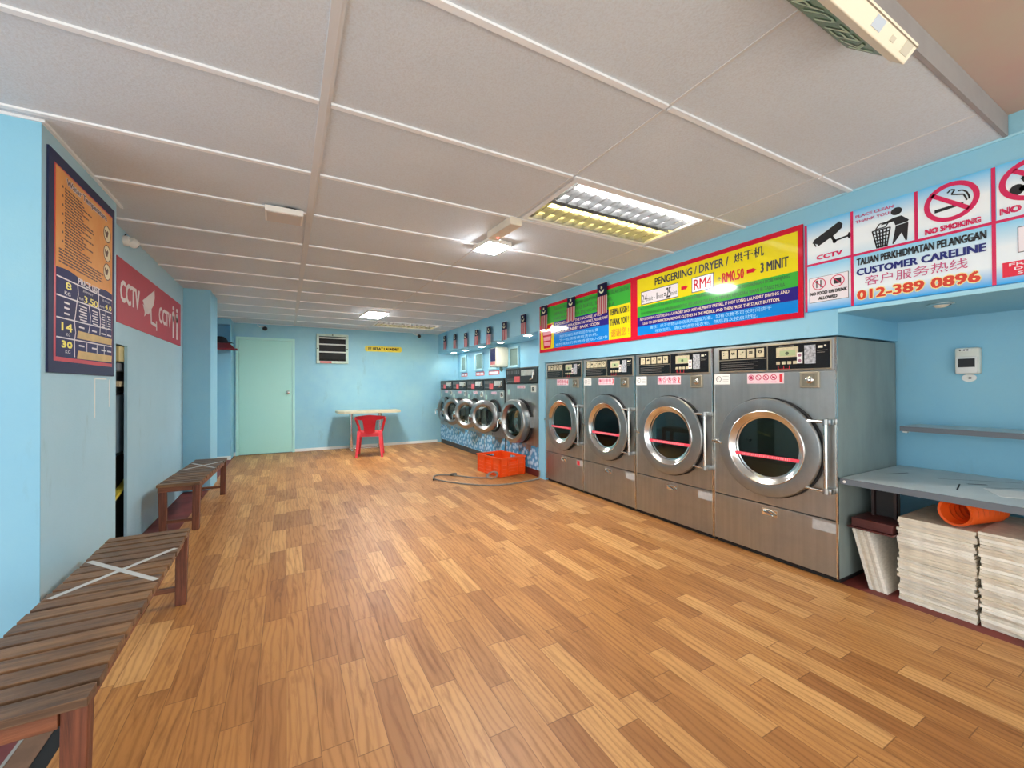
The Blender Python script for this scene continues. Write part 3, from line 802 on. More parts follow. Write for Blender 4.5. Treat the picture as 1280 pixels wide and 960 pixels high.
b.text('备注：烘干衣物以本店洗衣湿度为准。如有衣物不可长时间烘干', sx(2.655), sx(1.600), 1.693, 1.722, -0.0148)
b.text('导致变形。请在中途取出衣物。然后再次按启动钮。', sx(2.600), sx(1.690), 1.655, 1.683, -0.0148)
b.build('pale_lettering', LB_, sg)
# left half
band('yellow_column', Y_, [(4.472, 1.650), (4.172, 1.650), (4.172, 2.165), (4.472, 2.168)], sg, -0.0135)
band('green_band', G_, [(4.486, 1.960), (2.896, 1.960), (2.896, 2.160), (4.486, 2.166)], sg)
band('navy_band', N_, [(4.172, 1.815), (3.196, 1.808), (3.196, 1.962), (4.172, 1.964)], sg, -0.0145)
band('blue_band', B_, [(4.172, 1.650), (3.196, 1.650), (3.196, 1.808), (4.172, 1.815)], sg)
band('yellow_block', Y_, [(3.196, 1.648), (2.896, 1.648), (2.896, 1.975), (3.196, 1.978)], sg, -0.0145)
b = MB()
b.prism([(sx(4.44), 1.905), (sx(4.205), 1.905), (sx(4.205), 1.955), (sx(4.44), 1.940)], -0.0145, -0.0135)
b.prism([(sx(4.40), 1.660), (sx(4.245), 1.660), (sx(4.215), 1.895), (sx(4.43), 1.895)], -0.0145, -0.0135)
b.build('bin_picture', R_, sg)
b = MB()
for z0, z1, i in ((1.825, 1.872, 0.0), (1.755, 1.802, 0.012), (1.69, 1.737, 0.022)): b.prism([(sx(4.41 - i), z0), (sx(4.235 + i), z0), (sx(4.228 + i), z1), (sx(4.418 - i), z1)], -0.0152, -0.0145)
b.build('bin_stripes', mat('pink print', (226, 130, 140), 0.4), sg)
b = MB()
b.text('PAKAIAN YANG TIDAK DIAMBIL DALAM MASA SEHARI SETELAH SELESAI', sx(4.16), sx(2.915), 2.102, 2.140, -0.0148, 0.012)
b.build('green_lettering', GD_, sg); b = MB()
b.text('AKAN DIALIHKAN KE BAKUL. SILA AMBIL', sx(4.16), sx(3.14), 2.042, 2.080, -0.0148, 0.012)
b.build('green_lettering', GD_, sg); b = MB()
b.text('PAKAIAN ANDA DENGAN SEGERA', sx(4.16), sx(3.11), 1.984, 2.020, -0.0148, 0.012)
b.build('green_lettering', GD_, sg)
b = MB()
b.text('CLOTHES LEFT IN THE MACHINE AFTER', sx(4.14), sx(3.30), 1.915, 1.948, -0.0152, 0.012)
b.text('WASHING WILL BE PLACED IN THE BASKET, PLEASE TAKE', sx(4.16), sx(3.21), 1.868, 1.900, -0.0152, 0.012)
b.text('YOUR LAUNDRY BACK SOON', sx(4.12), sx(3.34), 1.824, 1.856, -0.0152, 0.012)
b.build('cream_lettering', CR_, sg)
b = MB()
b.text('洗衣完成后请即取回衣物以便', sx(4.06), sx(3.36), 1.760, 1.792, -0.0148)
b.text('下一位顾客使用洗衣机。', sx(4.06), sx(3.36), 1.714, 1.746, -0.0148)
b.text('逾时未取的衣物将被放入篮中', sx(4.14), sx(3.22), 1.668, 1.700, -0.0148)
b.build('pale_lettering', LB_, sg)
b = MB()
b.text('TERIMA KASIH !', sx(3.180), sx(2.915), 1.890, 1.955, -0.0152, 0.02); b.text('THANK YOU !', sx(3.180), sx(2.915), 1.785, 1.855, -0.0152, 0.02)
b.build('black_lettering', K_, sg)
b = MB(); b.text('谢谢您 !', sx(3.165), sx(2.915), 1.670, 1.755, -0.0152, 0.01); b.build('orange_lettering', uniq('sign orange', (206, 120, 20)), sg)

cs = thing('notice_sign', 'long pale blue notice sign with pictograms and phone number above the alcove', 'sign', (XD - 0.0005, 0.78, 0), RIGHT)
def cx_(y): return 0.78 - y
M_SKY = grad_mat('blue white print', (96, 200, 242), (232, 244, 250), (0, 160, 235), 1.64, 1.95)
M_SKY2 = grad_mat('blue white print upper', (60, 184, 238), (236, 246, 250), (200, 230, 246), 1.92, 2.20)
E_ = 0.16
MB().box(cx_(1.398), cx_(E_), -0.010, 0, 1.639, 2.187).build('board', M_SKY, cs)
b = MB()
for a0, a1 in ((1.380, 1.155), (1.143, 0.879), (0.865, 0.614), (0.596, E_ + 0.01)): b.box(cx_(a0), cx_(a1), -0.0108, -0.010, 1.932, 2.184)
b.build('picture_panel', M_SKY2, cs)
M_CRIM = uniq('sign crimson', (210, 40, 92), 0.25)
b = MB()
for a, z0, z1 in ((1.390, 1.64, 2.184), (1.149, 1.64, 2.184), (0.872, 1.934, 2.184), (0.605, 1.64, 2.184), (E_ + 0.005, 1.64, 2.184)): b.box(cx_(a + 0.0065), cx_(a - 0.0065), -0.0122, -0.010, z0, z1)
b.box(cx_(1.384), cx_(E_), -0.0118, -0.010, 1.922, 1.935)
b.build('divider_lines', M_CRIM, cs)
yt = -0.0126
b = MB()
# surveillance camera
b.prism([(cx_(1.352), 2.060), (cx_(1.345), 2.078), (cx_(1.210), 2.150), (cx_(1.194), 2.130), (cx_(1.198), 2.108), (cx_(1.235), 2.078), (cx_(1.318), 2.036), (cx_(1.325), 2.048)], yt, -0.0108)
b.prism([(cx_(1.345), 2.055), (cx_(1.335), 2.035), (cx_(1.330), 2.038), (cx_(1.340), 2.058)], yt, -0.0108)
b.line(cx_(1.252), 2.078, cx_(1.235), 2.040, 0.014, yt, -0.0108); b.line(cx_(1.235), 2.042, cx_(1.163), 2.052, 0.010, yt, -0.0108); b.disc(cx_(1.235), 2.040, 0.010, 0.012, yt, -0.0108); b.disc(cx_(1.162), 2.052, 0.007, 0.018, yt, -0.0108)
b.build('camera_picture', K_, cs); b = MB()
b.disc(cx_(0.950), 2.112, 0.023, 0.020, yt, -0.0108)
b.prism([(cx_(1.015), 2.062), (cx_(0.965), 2.080), (cx_(0.930), 2.082), (cx_(0.900), 2.050), (cx_(0.905), 2.042), (cx_(0.955), 2.038), (cx_(0.962), 2.062), (cx_(1.014), 2.058)], yt, -0.0108)
b.prism([(cx_(0.953), 2.034), (cx_(0.902), 2.038), (cx_(0.908), 1.945), (cx_(0.914), 1.945), (cx_(0.930), 1.992), (cx_(0.964), 1.940), (cx_(0.968), 1.943)], yt, -0.0108)
b.build('person_picture', K_, cs); b = MB()
for i in range(6): b.line(cx_(1.054 - i * 0.0155), 2.036, cx_(1.034 - i * 0.0085), 1.937, 0.006, yt, -0.0108)
for i in range(6): b.line(cx_(1.056 - i * 0.004), 2.036 - i * 0.0185, cx_(0.976 + i * 0.003), 2.036 - i * 0.0185, 0.006, yt, -0.0108)
for p in (((1.04, 2.042), (1.022, 2.068)), ((1.022, 2.068), (0.982, 2.068)), ((0.982, 2.068), (0.996, 2.044)), ((0.996, 2.044), (1.04, 2.042))): b.line(cx_(p[0][0]), p[0][1], cx_(p[1][0]), p[1][1], 0.005, yt, -0.0108)
b.build('bin_picture', K_, cs); b = MB()
b.prism([(cx_(0.802), 2.044), (cx_(0.702), 2.052), (cx_(0.700), 2.064), (cx_(0.802), 2.060)], yt, -0.0108)
for arc in ([(0.756, 2.128), (0.744, 2.140), (0.730, 2.134), (0.742, 2.116), (0.722, 2.108), (0.700, 2.100), (0.692, 2.080), (0.690, 2.068)], [(0.720, 2.124), (0.704, 2.122), (0.690, 2.108), (0.682, 2.085), (0.681, 2.072)]):
    for (a, z), (c, w) in zip(arc, arc[1:]): b.line(cx_(a), z, cx_(c), w, 0.006, yt, -0.0108)
b.build('cigarette_picture', K_, cs); b = MB()
b.disc(cx_(0.535), 2.052, 0.022, 0.024, yt, -0.0108); b.disc(cx_(0.500), 2.052, 0.030, 0.016, yt, -0.0108); b.line(cx_(0.505), 2.07, cx_(0.520), 2.10, 0.010, yt, -0.0108); b.line(cx_(0.520), 2.10, cx_(0.490), 2.11, 0.008, yt, -0.0108); b.disc(cx_(0.460), 2.10, 0.030, 0.034, yt, -0.0108)
b.build('spitting_picture', K_, cs); b = MB()
b.text('TALIAN PERKHIDMATAN PELANGGAN', cx_(1.128), cx_(0.627), 1.863, 1.905, yt + 0.0008, 0.028)
b.build('careline_lettering', K_, cs)
b = MB(); b.text('CUSTOMER CARELINE', cx_(1.128), cx_(0.628), 1.804, 1.846, yt, 0.035); b.build('navy_lettering', uniq('sign ink blue', (30, 40, 120)), cs)
b = MB(); b.text('客户服务热线', cx_(1.090), cx_(0.688), 1.742, 1.795, yt, 0.0); b.build('careline_lettering', uniq('sign dull pink', (196, 84, 130)), cs); b = MB(); b.text('PLACE CLEAN', cx_(1.131), cx_(0.962), 2.136, 2.153, yt, 0.03); b.text('THANK YOU!', cx_(1.131), cx_(0.974), 2.106, 2.123, yt, 0.03)
b.build('pink_lettering', uniq('sign dull pink', (196, 84, 130)), cs)
for w_, a_, c_, z0, z1 in (('CCTV', 1.331, 1.194, 1.950, 1.980), ('NO SMOKING', 0.839, 0.644, 1.944, 1.975), ('NO SPITTING', 0.586, 0.345, 1.952, 1.986)):
    MB().text(w_, cx_(a_), cx_(c_), z0, z1, yt, 0.048).build('caption', M_CRIM, cs)
for a, zz in ((0.744, 2.082), (0.476, 2.086)):
    b = MB(); b.ring(cx_(a), zz, 0.097 if a > 0.6 else 0.112, 0.095, 0.020, -0.0135, -0.0108, 48); b.line(cx_(a + 0.068), zz + 0.055, cx_(a - 0.062), zz - 0.055, 0.019, -0.0135, -0.0108); b.build('ban_ring', M_CRIM, cs)
b = MB(); b.text('012-389 0896', cx_(1.131), cx_(0.643), 1.662, 1.726, -0.0120, 0.075); b.build('number_outline', uniq('sign pale yellow', (246, 238, 170)), cs)
b = MB(); b.text('012-389 0896', cx_(1.127), cx_(0.647), 1.666, 1.722, -0.0130, 0.035); b.build('number_lettering', uniq('sign orange red', (214, 62, 34)), cs)
fb = MB().box(cx_(0.580), cx_(0.330), -0.0125, -0.010, 1.668, 1.735, 0.001).build('red_plate', uniq('sign warm red', (226, 24, 60)), cs)
b = MB(); b.text('FREE', cx_(0.560), cx_(0.470), 1.714, 1.728, -0.0132, 0.03); b.text('DELIVERY', cx_(0.545), cx_(0.380), 1.695, 1.708, -0.0132, 0.03); b.text('SERVICE', cx_(0.535), cx_(0.400), 1.675, 1.688, -0.0132, 0.03); b.build('plate_lettering', WH_, fb)
b = MB(); b.box(cx_(0.535), cx_(0.375), -0.0116, -0.010, 1.770, 1.885, 0.0008); f = b.build('washer_outline', K_, cs)
b = MB(); b.box(cx_(0.532), cx_(0.378), -0.0126, -0.0114, 1.773, 1.882, 0.0005); b.build('washer_face', WH_, f)
nf = MB().box(cx_(1.372), cx_(1.167), -0.0118, -0.010, 1.692, 1.846).build('food_notice', K_, cs)
MB().box(cx_(1.370), cx_(1.169), -0.0126, -0.0116, 1.694, 1.844).build('notice_face', WH_, nf)
b = MB()
b.ring(cx_(1.318), 1.802, 0.036, 0.035, 0.004, -0.0140, -0.0126, 28); b.line(cx_(1.343), 1.826, cx_(1.294), 1.777, 0.004, -0.0140, -0.0126); b.build('ban_ring', M_CRIM, nf)
b = MB(); b.ring(cx_(1.222), 1.802, 0.036, 0.035, 0.004, -0.0140, -0.0126, 28); b.line(cx_(1.247), 1.826, cx_(1.198), 1.777, 0.004, -0.0140, -0.0126)
b.build('ban_ring', M_CRIM, nf)
b = MB()
b.text('NO FOOD OR DRINK', cx_(1.366), cx_(1.173), 1.735, 1.757, -0.0134, 0.045); b.text('ALLOWED', cx_(1.322), cx_(1.222), 1.703, 1.725, -0.0134, 0.045)
b.build('notice_lettering', K_, nf); b = MB()
b.line(cx_(1.330), 1.780, cx_(1.330), 1.826, 0.006, -0.0134, -0.0126); b.line(cx_(1.308), 1.780, cx_(1.308), 1.826, 0.006, -0.0134, -0.0126); b.box(cx_(1.337), cx_(1.323), -0.0134, -0.0126, 1.812, 1.822)
b.build('cutlery_picture', K_, nf)
MB().box(cx_(1.240), cx_(1.203), -0.0134, -0.0126, 1.786, 1.818).build('cup_picture', K_, nf)

# ------------------------------------------------------------------ flags hung from the fascia
def flag_cloth(z0, z1, w, seed):
    b = MB(); rnd = random.Random(seed); ph = rnd.random() * 6
    nx, nz = 10, 12; vs = []
    for j in range(nz + 1):
        row = []
        for i in range(nx + 1):
            x = -w / 2 + w * i / nx; t = 1 - j / nz
            row.append(b.bm.verts.new((x * (1 + 0.02 * math.sin(ph + j)), -0.020 - 0.006 * t * math.sin(i * 1.3 + ph) - 0.003 * t, z0 + (z1 - z0) * j / nz)))
        vs.append(row)
    fs = []
    for j in range(nz):
        for i in range(nx): fs.append((b.bm.faces.new((vs[j][i], vs[j][i + 1], vs[j + 1][i + 1], vs[j + 1][i])), i, j))
    for f, i, j in fs: f.material_index = 2 if j >= 7 else (i % 2)
    bmesh.ops.solidify(b.bm, geom=list(b.bm.faces), thickness=0.001)
    return b
M_FR = mat('flag red', (206, 76, 94), 0.7); M_FW = mat('flag white', (230, 202, 202), 0.7); M_FN = mat('flag navy', (26, 26, 78), 0.7); M_FY = mat('flag pale yellow', (226, 224, 196), 0.7)
FL = [(8.07, 1.948, 2.222), (7.49, 1.92, 2.19), (6.95, 1.90, 2.155), (6.45, 1.893, 2.152), (5.97, 1.858, 2.14), (5.43, 1.872, 2.142), (4.875, 1.896, 2.164), (4.355, 1.90, 2.195), (3.795, 1.925, 2.193), (3.27, 1.925, 2.236)]
ords = ['nearest the back wall', 'second from the back wall', 'third from the back wall', 'fourth from the back wall', 'fifth from the back wall', 'sixth from the back wall', 'hanging over the tall washer', 'over the bin picture on the price sign', 'midway along the price sign text', 'beside the yellow thank you block']
for k, (y, z0, z1) in enumerate(FL):
    f = thing('flag', 'small striped flag with navy top and moon, ' + ords[k], 'flag', (XD - 0.016, y, 0), RIGHT, 'flags hung along the blue fascia')
    w = 0.15
    flag_cloth(z0, z1, w, k).build('cloth', [M_FR, M_FW, M_FN], f, True)
    b = MB(); zc = z0 + (z1 - z0) * 0.80
    pts = [(0.038 * math.cos(t), 0.038 * math.sin(t)) for t in [PI * (1.08 + 0.84 * i / 10) for i in range(11)]] + [(0.030 * math.cos(t), 0.010 + 0.030 * math.sin(t)) for t in [PI * (1.92 - 0.84 * i / 10) for i in range(11)]]
    b.prism([(x, z + zc - 0.004) for x, z in pts], -0.0295, -0.0285)
    b.prism([((0.020 if i % 2 == 0 else 0.009) * math.sin(PI * i / 7), zc + 0.018 + (0.020 if i % 2 == 0 else 0.009) * math.cos(PI * i / 7)) for i in range(14)], -0.0295, -0.0285)
    b.build('crescent_and_star', M_FY, f)
    b = MB(); b.tube([(-w / 2, -0.016, z1), (w / 2, -0.016, z1)], 0.004, 6); b.tube([(0, -0.016, z1), (0, -0.002, z1 + 0.010)], 0.002, 6); b.build('hanger', M_WHITE, f)

# ------------------------------------------------------------------ downlights, serving hatches, labels, wall unit above the washers
E_DL = emat('downlight glow', (255, 250, 240), DOWN)
dlab = ['first from the back wall', 'second from the back wall', 'third from the back wall', 'fourth from the back wall', 'nearest the blue column']
for k, (x, y) in enumerate(((3.09, 8.20), (3.072, 7.516), (3.052, 6.72), (3.022, 5.923), (2.967, 4.966))):
    d = thing('downlight', 'round lit downlight in the soffit above the washers, ' + dlab[k], 'light', (x, y, 1.90), 0, 'lit downlights above the washers')
    b = MB(); b.lathe([(0.075, -0.001), (0.075, -0.008), (0.055, -0.010), (0.052, -0.003)], axis='Z', seg=24, closed=True); b.build('trim_ring', M_WHITE, d, True)
    b = MB(); b.lathe([(0.0, -0.014), (0.03, -0.012), (0.052, -0.004), (0.052, -0.002)], axis='Z', seg=24); b.build('lens', E_DL, d, True)
d = thing('downlight', 'unlit silver downlight in the alcove soffit under the notice sign', 'light', (3.04, 0.831, 1.612))
b = MB(); b.lathe([(0.055, -0.001), (0.055, -0.006), (0.04, -0.010), (0.036, -0.003)], axis='Z', seg=24, closed=True); b.build('trim_ring', M_CHROME, d, True)
b = MB(); b.lathe([(0.0, -0.022), (0.02, -0.020), (0.034, -0.006), (0.034, -0.002)], axis='Z', seg=24); b.build('lens', mat('cream lens', (220, 214, 196), 0.3), d, True)

M_HFR = mat('pale blue window frame', (170, 214, 226), 0.4); M_HG = mat('dull green glass', (106, 132, 126), 0.15, var=0.15, scale=3)
for k, (y0, y1) in enumerate(((8.08, 8.394), (7.25, 7.62), (6.62, 6.96), (5.842, 6.197))):
    z0, z1 = 1.50, 1.845; w = (y1 - y0) / 2
    o = bpy.data.objects.new('window_%d' % (k + 1), None); COL.objects.link(o); o.location = (3.337, (y0 + y1) / 2, 0); o.rotation_euler = (0, 0, RIGHT); struct(o)
    b = MB(); b.box(-w, w, -0.03, 0, z1 - 0.03, z1, 0.003); b.box(-w, w, -0.04, 0, z0, z0 + 0.035, 0.003); b.box(-w, -w + 0.03, -0.03, 0, z0 + 0.035, z1 - 0.03); b.box(w - 0.03, w, -0.03, 0, z0 + 0.035, z1 - 0.03)
    b.build('window_frame', M_HFR, o)
    MB().box(-w + 0.03, w - 0.03, -0.008, -0.001, z0 + 0.035, z1 - 0.03).build('window_pane', M_HG, o)
for k, (y0, y1) in enumerate(((8.06, 8.40), (7.22, 7.62), (6.58, 7.02))):
    s = thing('price_label', ['red and white label below the hatch at the back wall corner', 'red and white label below the second hatch from the back', 'red and white label below the hatch beside the cream wall unit'][k], 'label', (3.337 - 0.0005, (y0 + y1) / 2, 0), RIGHT, 'red labels under the hatches')
    w = (y1 - y0) / 2
    MB().box(-w, w, -0.004, 0, 1.40, 1.475).build('plate', mat('red sticker', (214, 92, 96), 0.5), s)
    MB().box(-w + 0.03, -0.01, -0.005, -0.004, 1.415, 1.46).build('white_field', WH_, s); MB().box(0.02, w - 0.03, -0.005, -0.004, 1.415, 1.46).build('white_field', WH_, s)

u = thing('wall_unit', 'cream box with navy front hung on the wall between the hatches above the washers', 'dispenser', (3.335, 6.33, 0), RIGHT)
MB().box(-0.125, 0.125, -0.25, -0.001, 1.515, 1.855, 0.035, 4).build('housing', mat('cream plastic', (226, 222, 204), 0.35), u, True)
MB().box(-0.092, 0.095, -0.2535, -0.248, 1.615, 1.83).build('front_print', mat('navy print', (44, 40, 110), 0.4, var=0.5, scale=30), u, label='navy front print')
b = MB()
for i in range(5): b.box(-0.088 + i * 0.036, -0.070 + i * 0.036, -0.2535, -0.248, 1.555, 1.612)
b.build('print_stripes', M_FR, u)
b = MB(); b.tube([(0.03, -0.12, 1.52), (0.03, -0.12, 1.47), (0.05, -0.11, 1.45)], 0.018, 10); b.tube([(-0.03, -0.06, 1.52), (-0.03, -0.05, 1.46)], 0.012, 8); b.build('outlet', mat('dull green pipe', (96, 110, 96), 0.5), u, True)
tag(MB().box(3.20, 3.33, 5.02, 5.62, 1.449, 1.472, 0.004).build('folded_sheet', mat('pale mauve cloth', (214, 190, 200), 0.8)), 'pale folded sheet lying on top of the tall washer', 'cloth')

# ------------------------------------------------------------------ left wall: price poster, CCTV sign, turret camera, slot
ps = thing('price_poster', 'tall navy framed price list poster with orange upper half on the left wall', 'poster', (-0.9065, 2.90, 0), LEFT)
def lx(y): return y - 2.90
M_PN = mat('poster navy', (26, 36, 76), 0.6); M_PN2 = mat('poster deep blue', (24, 30, 90), 0.6, var=0.3, scale=5); M_PO = mat('poster orange', (220, 148, 76), 0.6, rgb2=(226, 168, 100), scale=5); M_PR = mat('poster red', (196, 44, 62), 0.4); M_PY = mat('poster yellow', (240, 228, 96), 0.4); M_PT = mat('tan paper tape', (206, 176, 118), 0.6, var=0.15, scale=20); M_PK = mat('poster brown print', (92, 60, 44), 0.5)
MB().box(lx(2.515), lx(3.29), -0.008, 0, 1.250, 2.232).build('board', M_PN, ps)
MB().box(lx(2.560), lx(3.252), -0.0088, -0.008, 1.303, 2.182).build('red_edge', M_PR, ps)
MB().box(lx(2.578), lx(3.246), -0.0096, -0.0088, 1.322, 2.10).build('blue_field', M_PN2, ps)
op = []
for i in range(21):
    y = 2.572 + (3.246 - 2.572) * i / 20; op.append((lx(y), 1.722 + 0.010 * math.sin(i * 0.45)))
MB().prism(op + [(lx(3.246), 2.172), (lx(2.572), 2.175)], -0.0102, -0.0088).build('orange_field', M_PO, ps)
b = MB(); b.text('Water Temperature', lx(2.665), lx(3.16), 2.114, 2.159, -0.0112, 0.07); b.build('title_outline', WH_, ps)
b = MB(); b.text('Water Temperature', lx(2.668), lx(3.155), 2.117, 2.155, -0.0120, 0.02)
rnd = random.Random(4); z = 2.098
for L in range(26):
    n = 1 + rnd.random() * 0.35
    x0 = 2.655 if L < 21 else 2.60
    ln = (0.17 + rnd.random() * 0.16) if L < 21 else (0.42 + rnd.random() * 0.12)
    xx = x0
    while xx < x0 + ln:
        wd = 0.014 + rnd.random() * 0.03; b.box(lx(xx), lx(min(xx + wd, x0 + ln)), -0.0108, -0.0102, z, z + 0.0075); xx += wd + 0.006
    if L % 3 == 0 and L < 21: b.disc(lx(2.635), z + 0.004, 0.006, 0.006, -0.0108, -0.0102, 10)
    z -= 0.0139
b.build('small_print', M_PK, ps)
b = MB()
for zc in (2.055, 1.945, 1.84): b.disc(lx(3.165), zc, 0.052, 0.048, -0.0110, -0.0102, 24)
b.build('round_icons', mat('poster cream', (226, 214, 176), 0.5), ps)
b = MB()
for zc in (2.055, 1.945, 1.84):
    b.ring(lx(3.165), zc, 0.052, 0.048, 0.005, -0.0116, -0.0108, 24); b.prism([(lx(3.130), zc + 0.012), (lx(3.143), zc - 0.018), (lx(3.168), zc - 0.018), (lx(3.182), zc + 0.012), (lx(3.172), zc + 0.022), (lx(3.156), zc + 0.008), (lx(3.140), zc + 0.022)], -0.0116, -0.0108)
b.build('icon_print', M_PK, ps)
b = MB()
for z0, z1 in ((1.681, 1.688), (1.596, 1.614), (1.496, 1.516), (1.407, 1.418)): b.prism([(lx(2.580), z0), (lx(3.240), z1), (lx(3.240), z1 + 0.006), (lx(2.580), z0 + 0.006)], -0.0106, -0.0096)
for pts in ([(2.792, 1.684), (2.800, 1.64), (2.785, 1.60)], [(2.785, 1.60), (2.770, 1.54), (2.758, 1.50), (2.772, 1.45), (2.760, 1.41), (2.762, 1.33)], [(3.05, 1.686), (3.052, 1.605)], [(2.925, 1.605), (2.945, 1.55), (2.935, 1.50), (2.92, 1.465)], [(3.06, 1.61), (3.075, 1.55), (3.068, 1.47)], [(3.15, 1.612), (3.158, 1.55), (3.155, 1.47)], [(2.90, 1.41), (2.90, 1.365)], [(3.03, 1.412), (3.03, 1.365)], [(3.13, 1.414), (3.13, 1.365)]):
    for (a, z0), (c, z1) in zip(pts, pts[1:]): b.line(lx(a), z0, lx(c), z1, 0.005, -0.0106, -0.0096)
b.build('table_lines', WH_, ps)
b = MB(); b.text('PRICE LIST', lx(2.795), lx(3.065), 1.692, 1.724, -0.0110, 0.03); b.text('KG', lx(2.655), lx(2.715), 1.612, 1.630, -0.0104, 0.02); b.text('KG', lx(2.675), lx(2.712), 1.423, 1.438, -0.0104); b.text('KG', lx(2.665), lx(2.715), 1.342, 1.358, -0.0104, 0.01)
b.text('30 MINIT', lx(2.85), lx(2.975), 1.663, 1.674, -0.0104); b.text('25 MINIT', lx(3.10), lx(3.21), 1.664, 1.675, -0.0104); b.text('RM', lx(2.81), lx(2.855), 1.618, 1.630, -0.0104); b.text('RM', lx(3.065), lx(3.125), 1.624, 1.635, -0.0104)
for x0, n in ((2.81, 0.09), (2.965, 0.075), (3.09, 0.05), (3.175, 0.05)):
    for i in range(6): b.box(lx(x0 + 0.012 * (i % 2)), lx(x0 + n), -0.0102, -0.0096, 1.585 - i * 0.0135, 1.591 - i * 0.0135)
    b.box(lx(x0), lx(x0 + 0.06), -0.0102, -0.0096, 1.478, 1.486); b.box(lx(x0), lx(x0 + 0.06), -0.0102, -0.0096, 1.386, 1.394)
for z in (1.572, 1.548, 1.522): b.box(lx(2.655), lx(2.705), -0.0102, -0.0096, z, z + 0.008)
b.build('white_lettering', WH_, ps)
b = MB(); b.text('8', lx(2.665), lx(2.725), 1.640, 1.676, -0.0106, 0.03); b.text('14', lx(2.625), lx(2.735), 1.443, 1.484, -0.0106, 0.04); b.text('30', lx(2.625), lx(2.735), 1.366, 1.400, -0.0106, 0.05); b.text('3.50', lx(2.865), lx(3.035), 1.612, 1.648, -0.0106, 0.02); b.text('4.0', lx(3.14), lx(3.235), 1.624, 1.655, -0.0106, 0.02)
b.build('yellow_lettering', M_PY, ps)
for z0, z1 in ((1.424, 1.462), (1.324, 1.364)):
    MB().prism([(lx(2.785), z0), (lx(3.235), z0 + 0.006), (lx(3.240), z1 + 0.004), (lx(2.800), z1)], -0.0112, -0.0100).build('paper_tape', M_PT, ps, label='strip of tan paper tape')

cc = thing('camera_sign', 'long red sign with white lettering and camera symbol on the left partition', 'sign', (-1.0245, 4.75, 0), LEFT)
def qx(y): return y - 4.75
MB().box(qx(3.775), qx(5.722), -0.006, 0, 1.636, 2.092).build('board', mat('dull red board', (180, 26, 52), 0.5, var=0.12, scale=3), cc)
b = MB(); b.text('CCTV', qx(3.835), qx(4.275), 1.784, 1.950, -0.007, 0.03); b.build('lettering', mat('sign dull white', (226, 216, 212), 0.4), cc); b = MB(); b.text('CCTV', qx(4.835), qx(5.290), 1.772, 1.930, -0.007, 0.03); b.build('lettering', mat('sign dull white', (226, 216, 212), 0.4), cc); b = MB()
b.prism([(qx(4.355), 1.888), (qx(4.69), 2.035), (qx(4.70), 1.97), (qx(4.66), 1.90), (qx(4.52), 1.80), (qx(4.44), 1.795), (qx(4.39), 1.86)], -0.0072, -0.006)
b.prism([(qx(4.36), 1.86), (qx(4.41), 1.80), (qx(4.40), 1.765), (qx(4.44), 1.785), (qx(4.44), 1.84)], -0.0072, -0.006)
b.line(qx(4.585), 1.85, qx(4.60), 1.735, 0.03, -0.0072, -0.006); b.line(qx(4.59), 1.742, qx(4.755), 1.732, 0.026, -0.0072, -0.006); b.line(qx(4.755), 1.775, qx(4.765), 1.69, 0.026, -0.0072, -0.006)
b.build('camera_picture', mat('sign dull white', (226, 216, 212), 0.4), cc)
for a in (5.385, 5.545):
    b = MB(); b.disc(qx(a), 1.995, 0.038, 0.022, -0.0072, -0.006); b.disc(qx(a), 1.915, 0.055, 0.050, -0.0072, -0.006); b.box(qx(a - 0.03), qx(a + 0.03), -0.0072, -0.006, 1.69, 1.92); b.build('person_picture', mat('sign dull white', (226, 216, 212), 0.4), cc)

tc_ = thing('turret_camera', 'white round security camera on the left partition above the red sign', 'camera', (-1.025, 3.94, 2.240), LEFT); tc_.scale = (0.66, 0.66, 0.66)
b = MB(); b.lathe([(0.0, 0.0), (0.055, 0.0), (0.057, -0.03), (0.05, -0.045), (0.0, -0.05)], seg=28); b.build('base', M_WHITE, tc_, True)
b = MB(); b.lathe([(0.0, -0.058), (0.03, -0.056), (0.046, -0.042), (0.052, -0.01), (0.046, 0.022), (0.0, 0.045)], seg=28); ey = b.build('eyeball', M_WHITE, tc_, True, loc=(0.02, -0.062, -0.004)); ey.rotation_euler = (0.45, 0, 0.75)
b = MB(); b.lathe([(0.0, -0.062), (0.026, -0.060), (0.030, -0.053)], seg=24); b.build('lens', M_BLACK, ey, True)
b = MB(); b.tube([(-0.02, -0.01, 0.05), (-0.03, -0.03, 0.07), (-0.01, -0.02, 0.074)], 0.005, 6); b.build('cable', M_DARK, tc_)

for k, (x, z, lab) in enumerate(((-0.362, 2.245, 'tiny dark camera with looped cable high on the back wall above the door'), (2.408, 2.262, 'tiny dark camera with looped cable high on the back wall near the washers'))):
    q = thing('mini_camera', lab, 'camera', (x, YB, z), 0, 'mini cameras on the back wall')
    b = MB(); b.lathe([(0.0, -0.10), (0.03, -0.095), (0.038, -0.07), (0.03, -0.045), (0.0, -0.04)], (0.03, 0, -0.02), seg=18); b.build('body', M_DARK, q, True)
    b = MB(); b.box(-0.02, 0.02, -0.02, 0, 0.0, 0.03, 0.003); b.tube([(0, -0.01, 0.015), (0.015, -0.04, 0.0), (0.03, -0.05, -0.015)], 0.008, 8); b.build('bracket', M_WHITE, q, True)
    b = MB(); b.tube([(-0.09, -0.008, 0.05), (-0.05, -0.012, 0.01), (-0.01, -0.01, 0.02)], 0.005, 6); b.build('cable', M_WHITE, q, True)

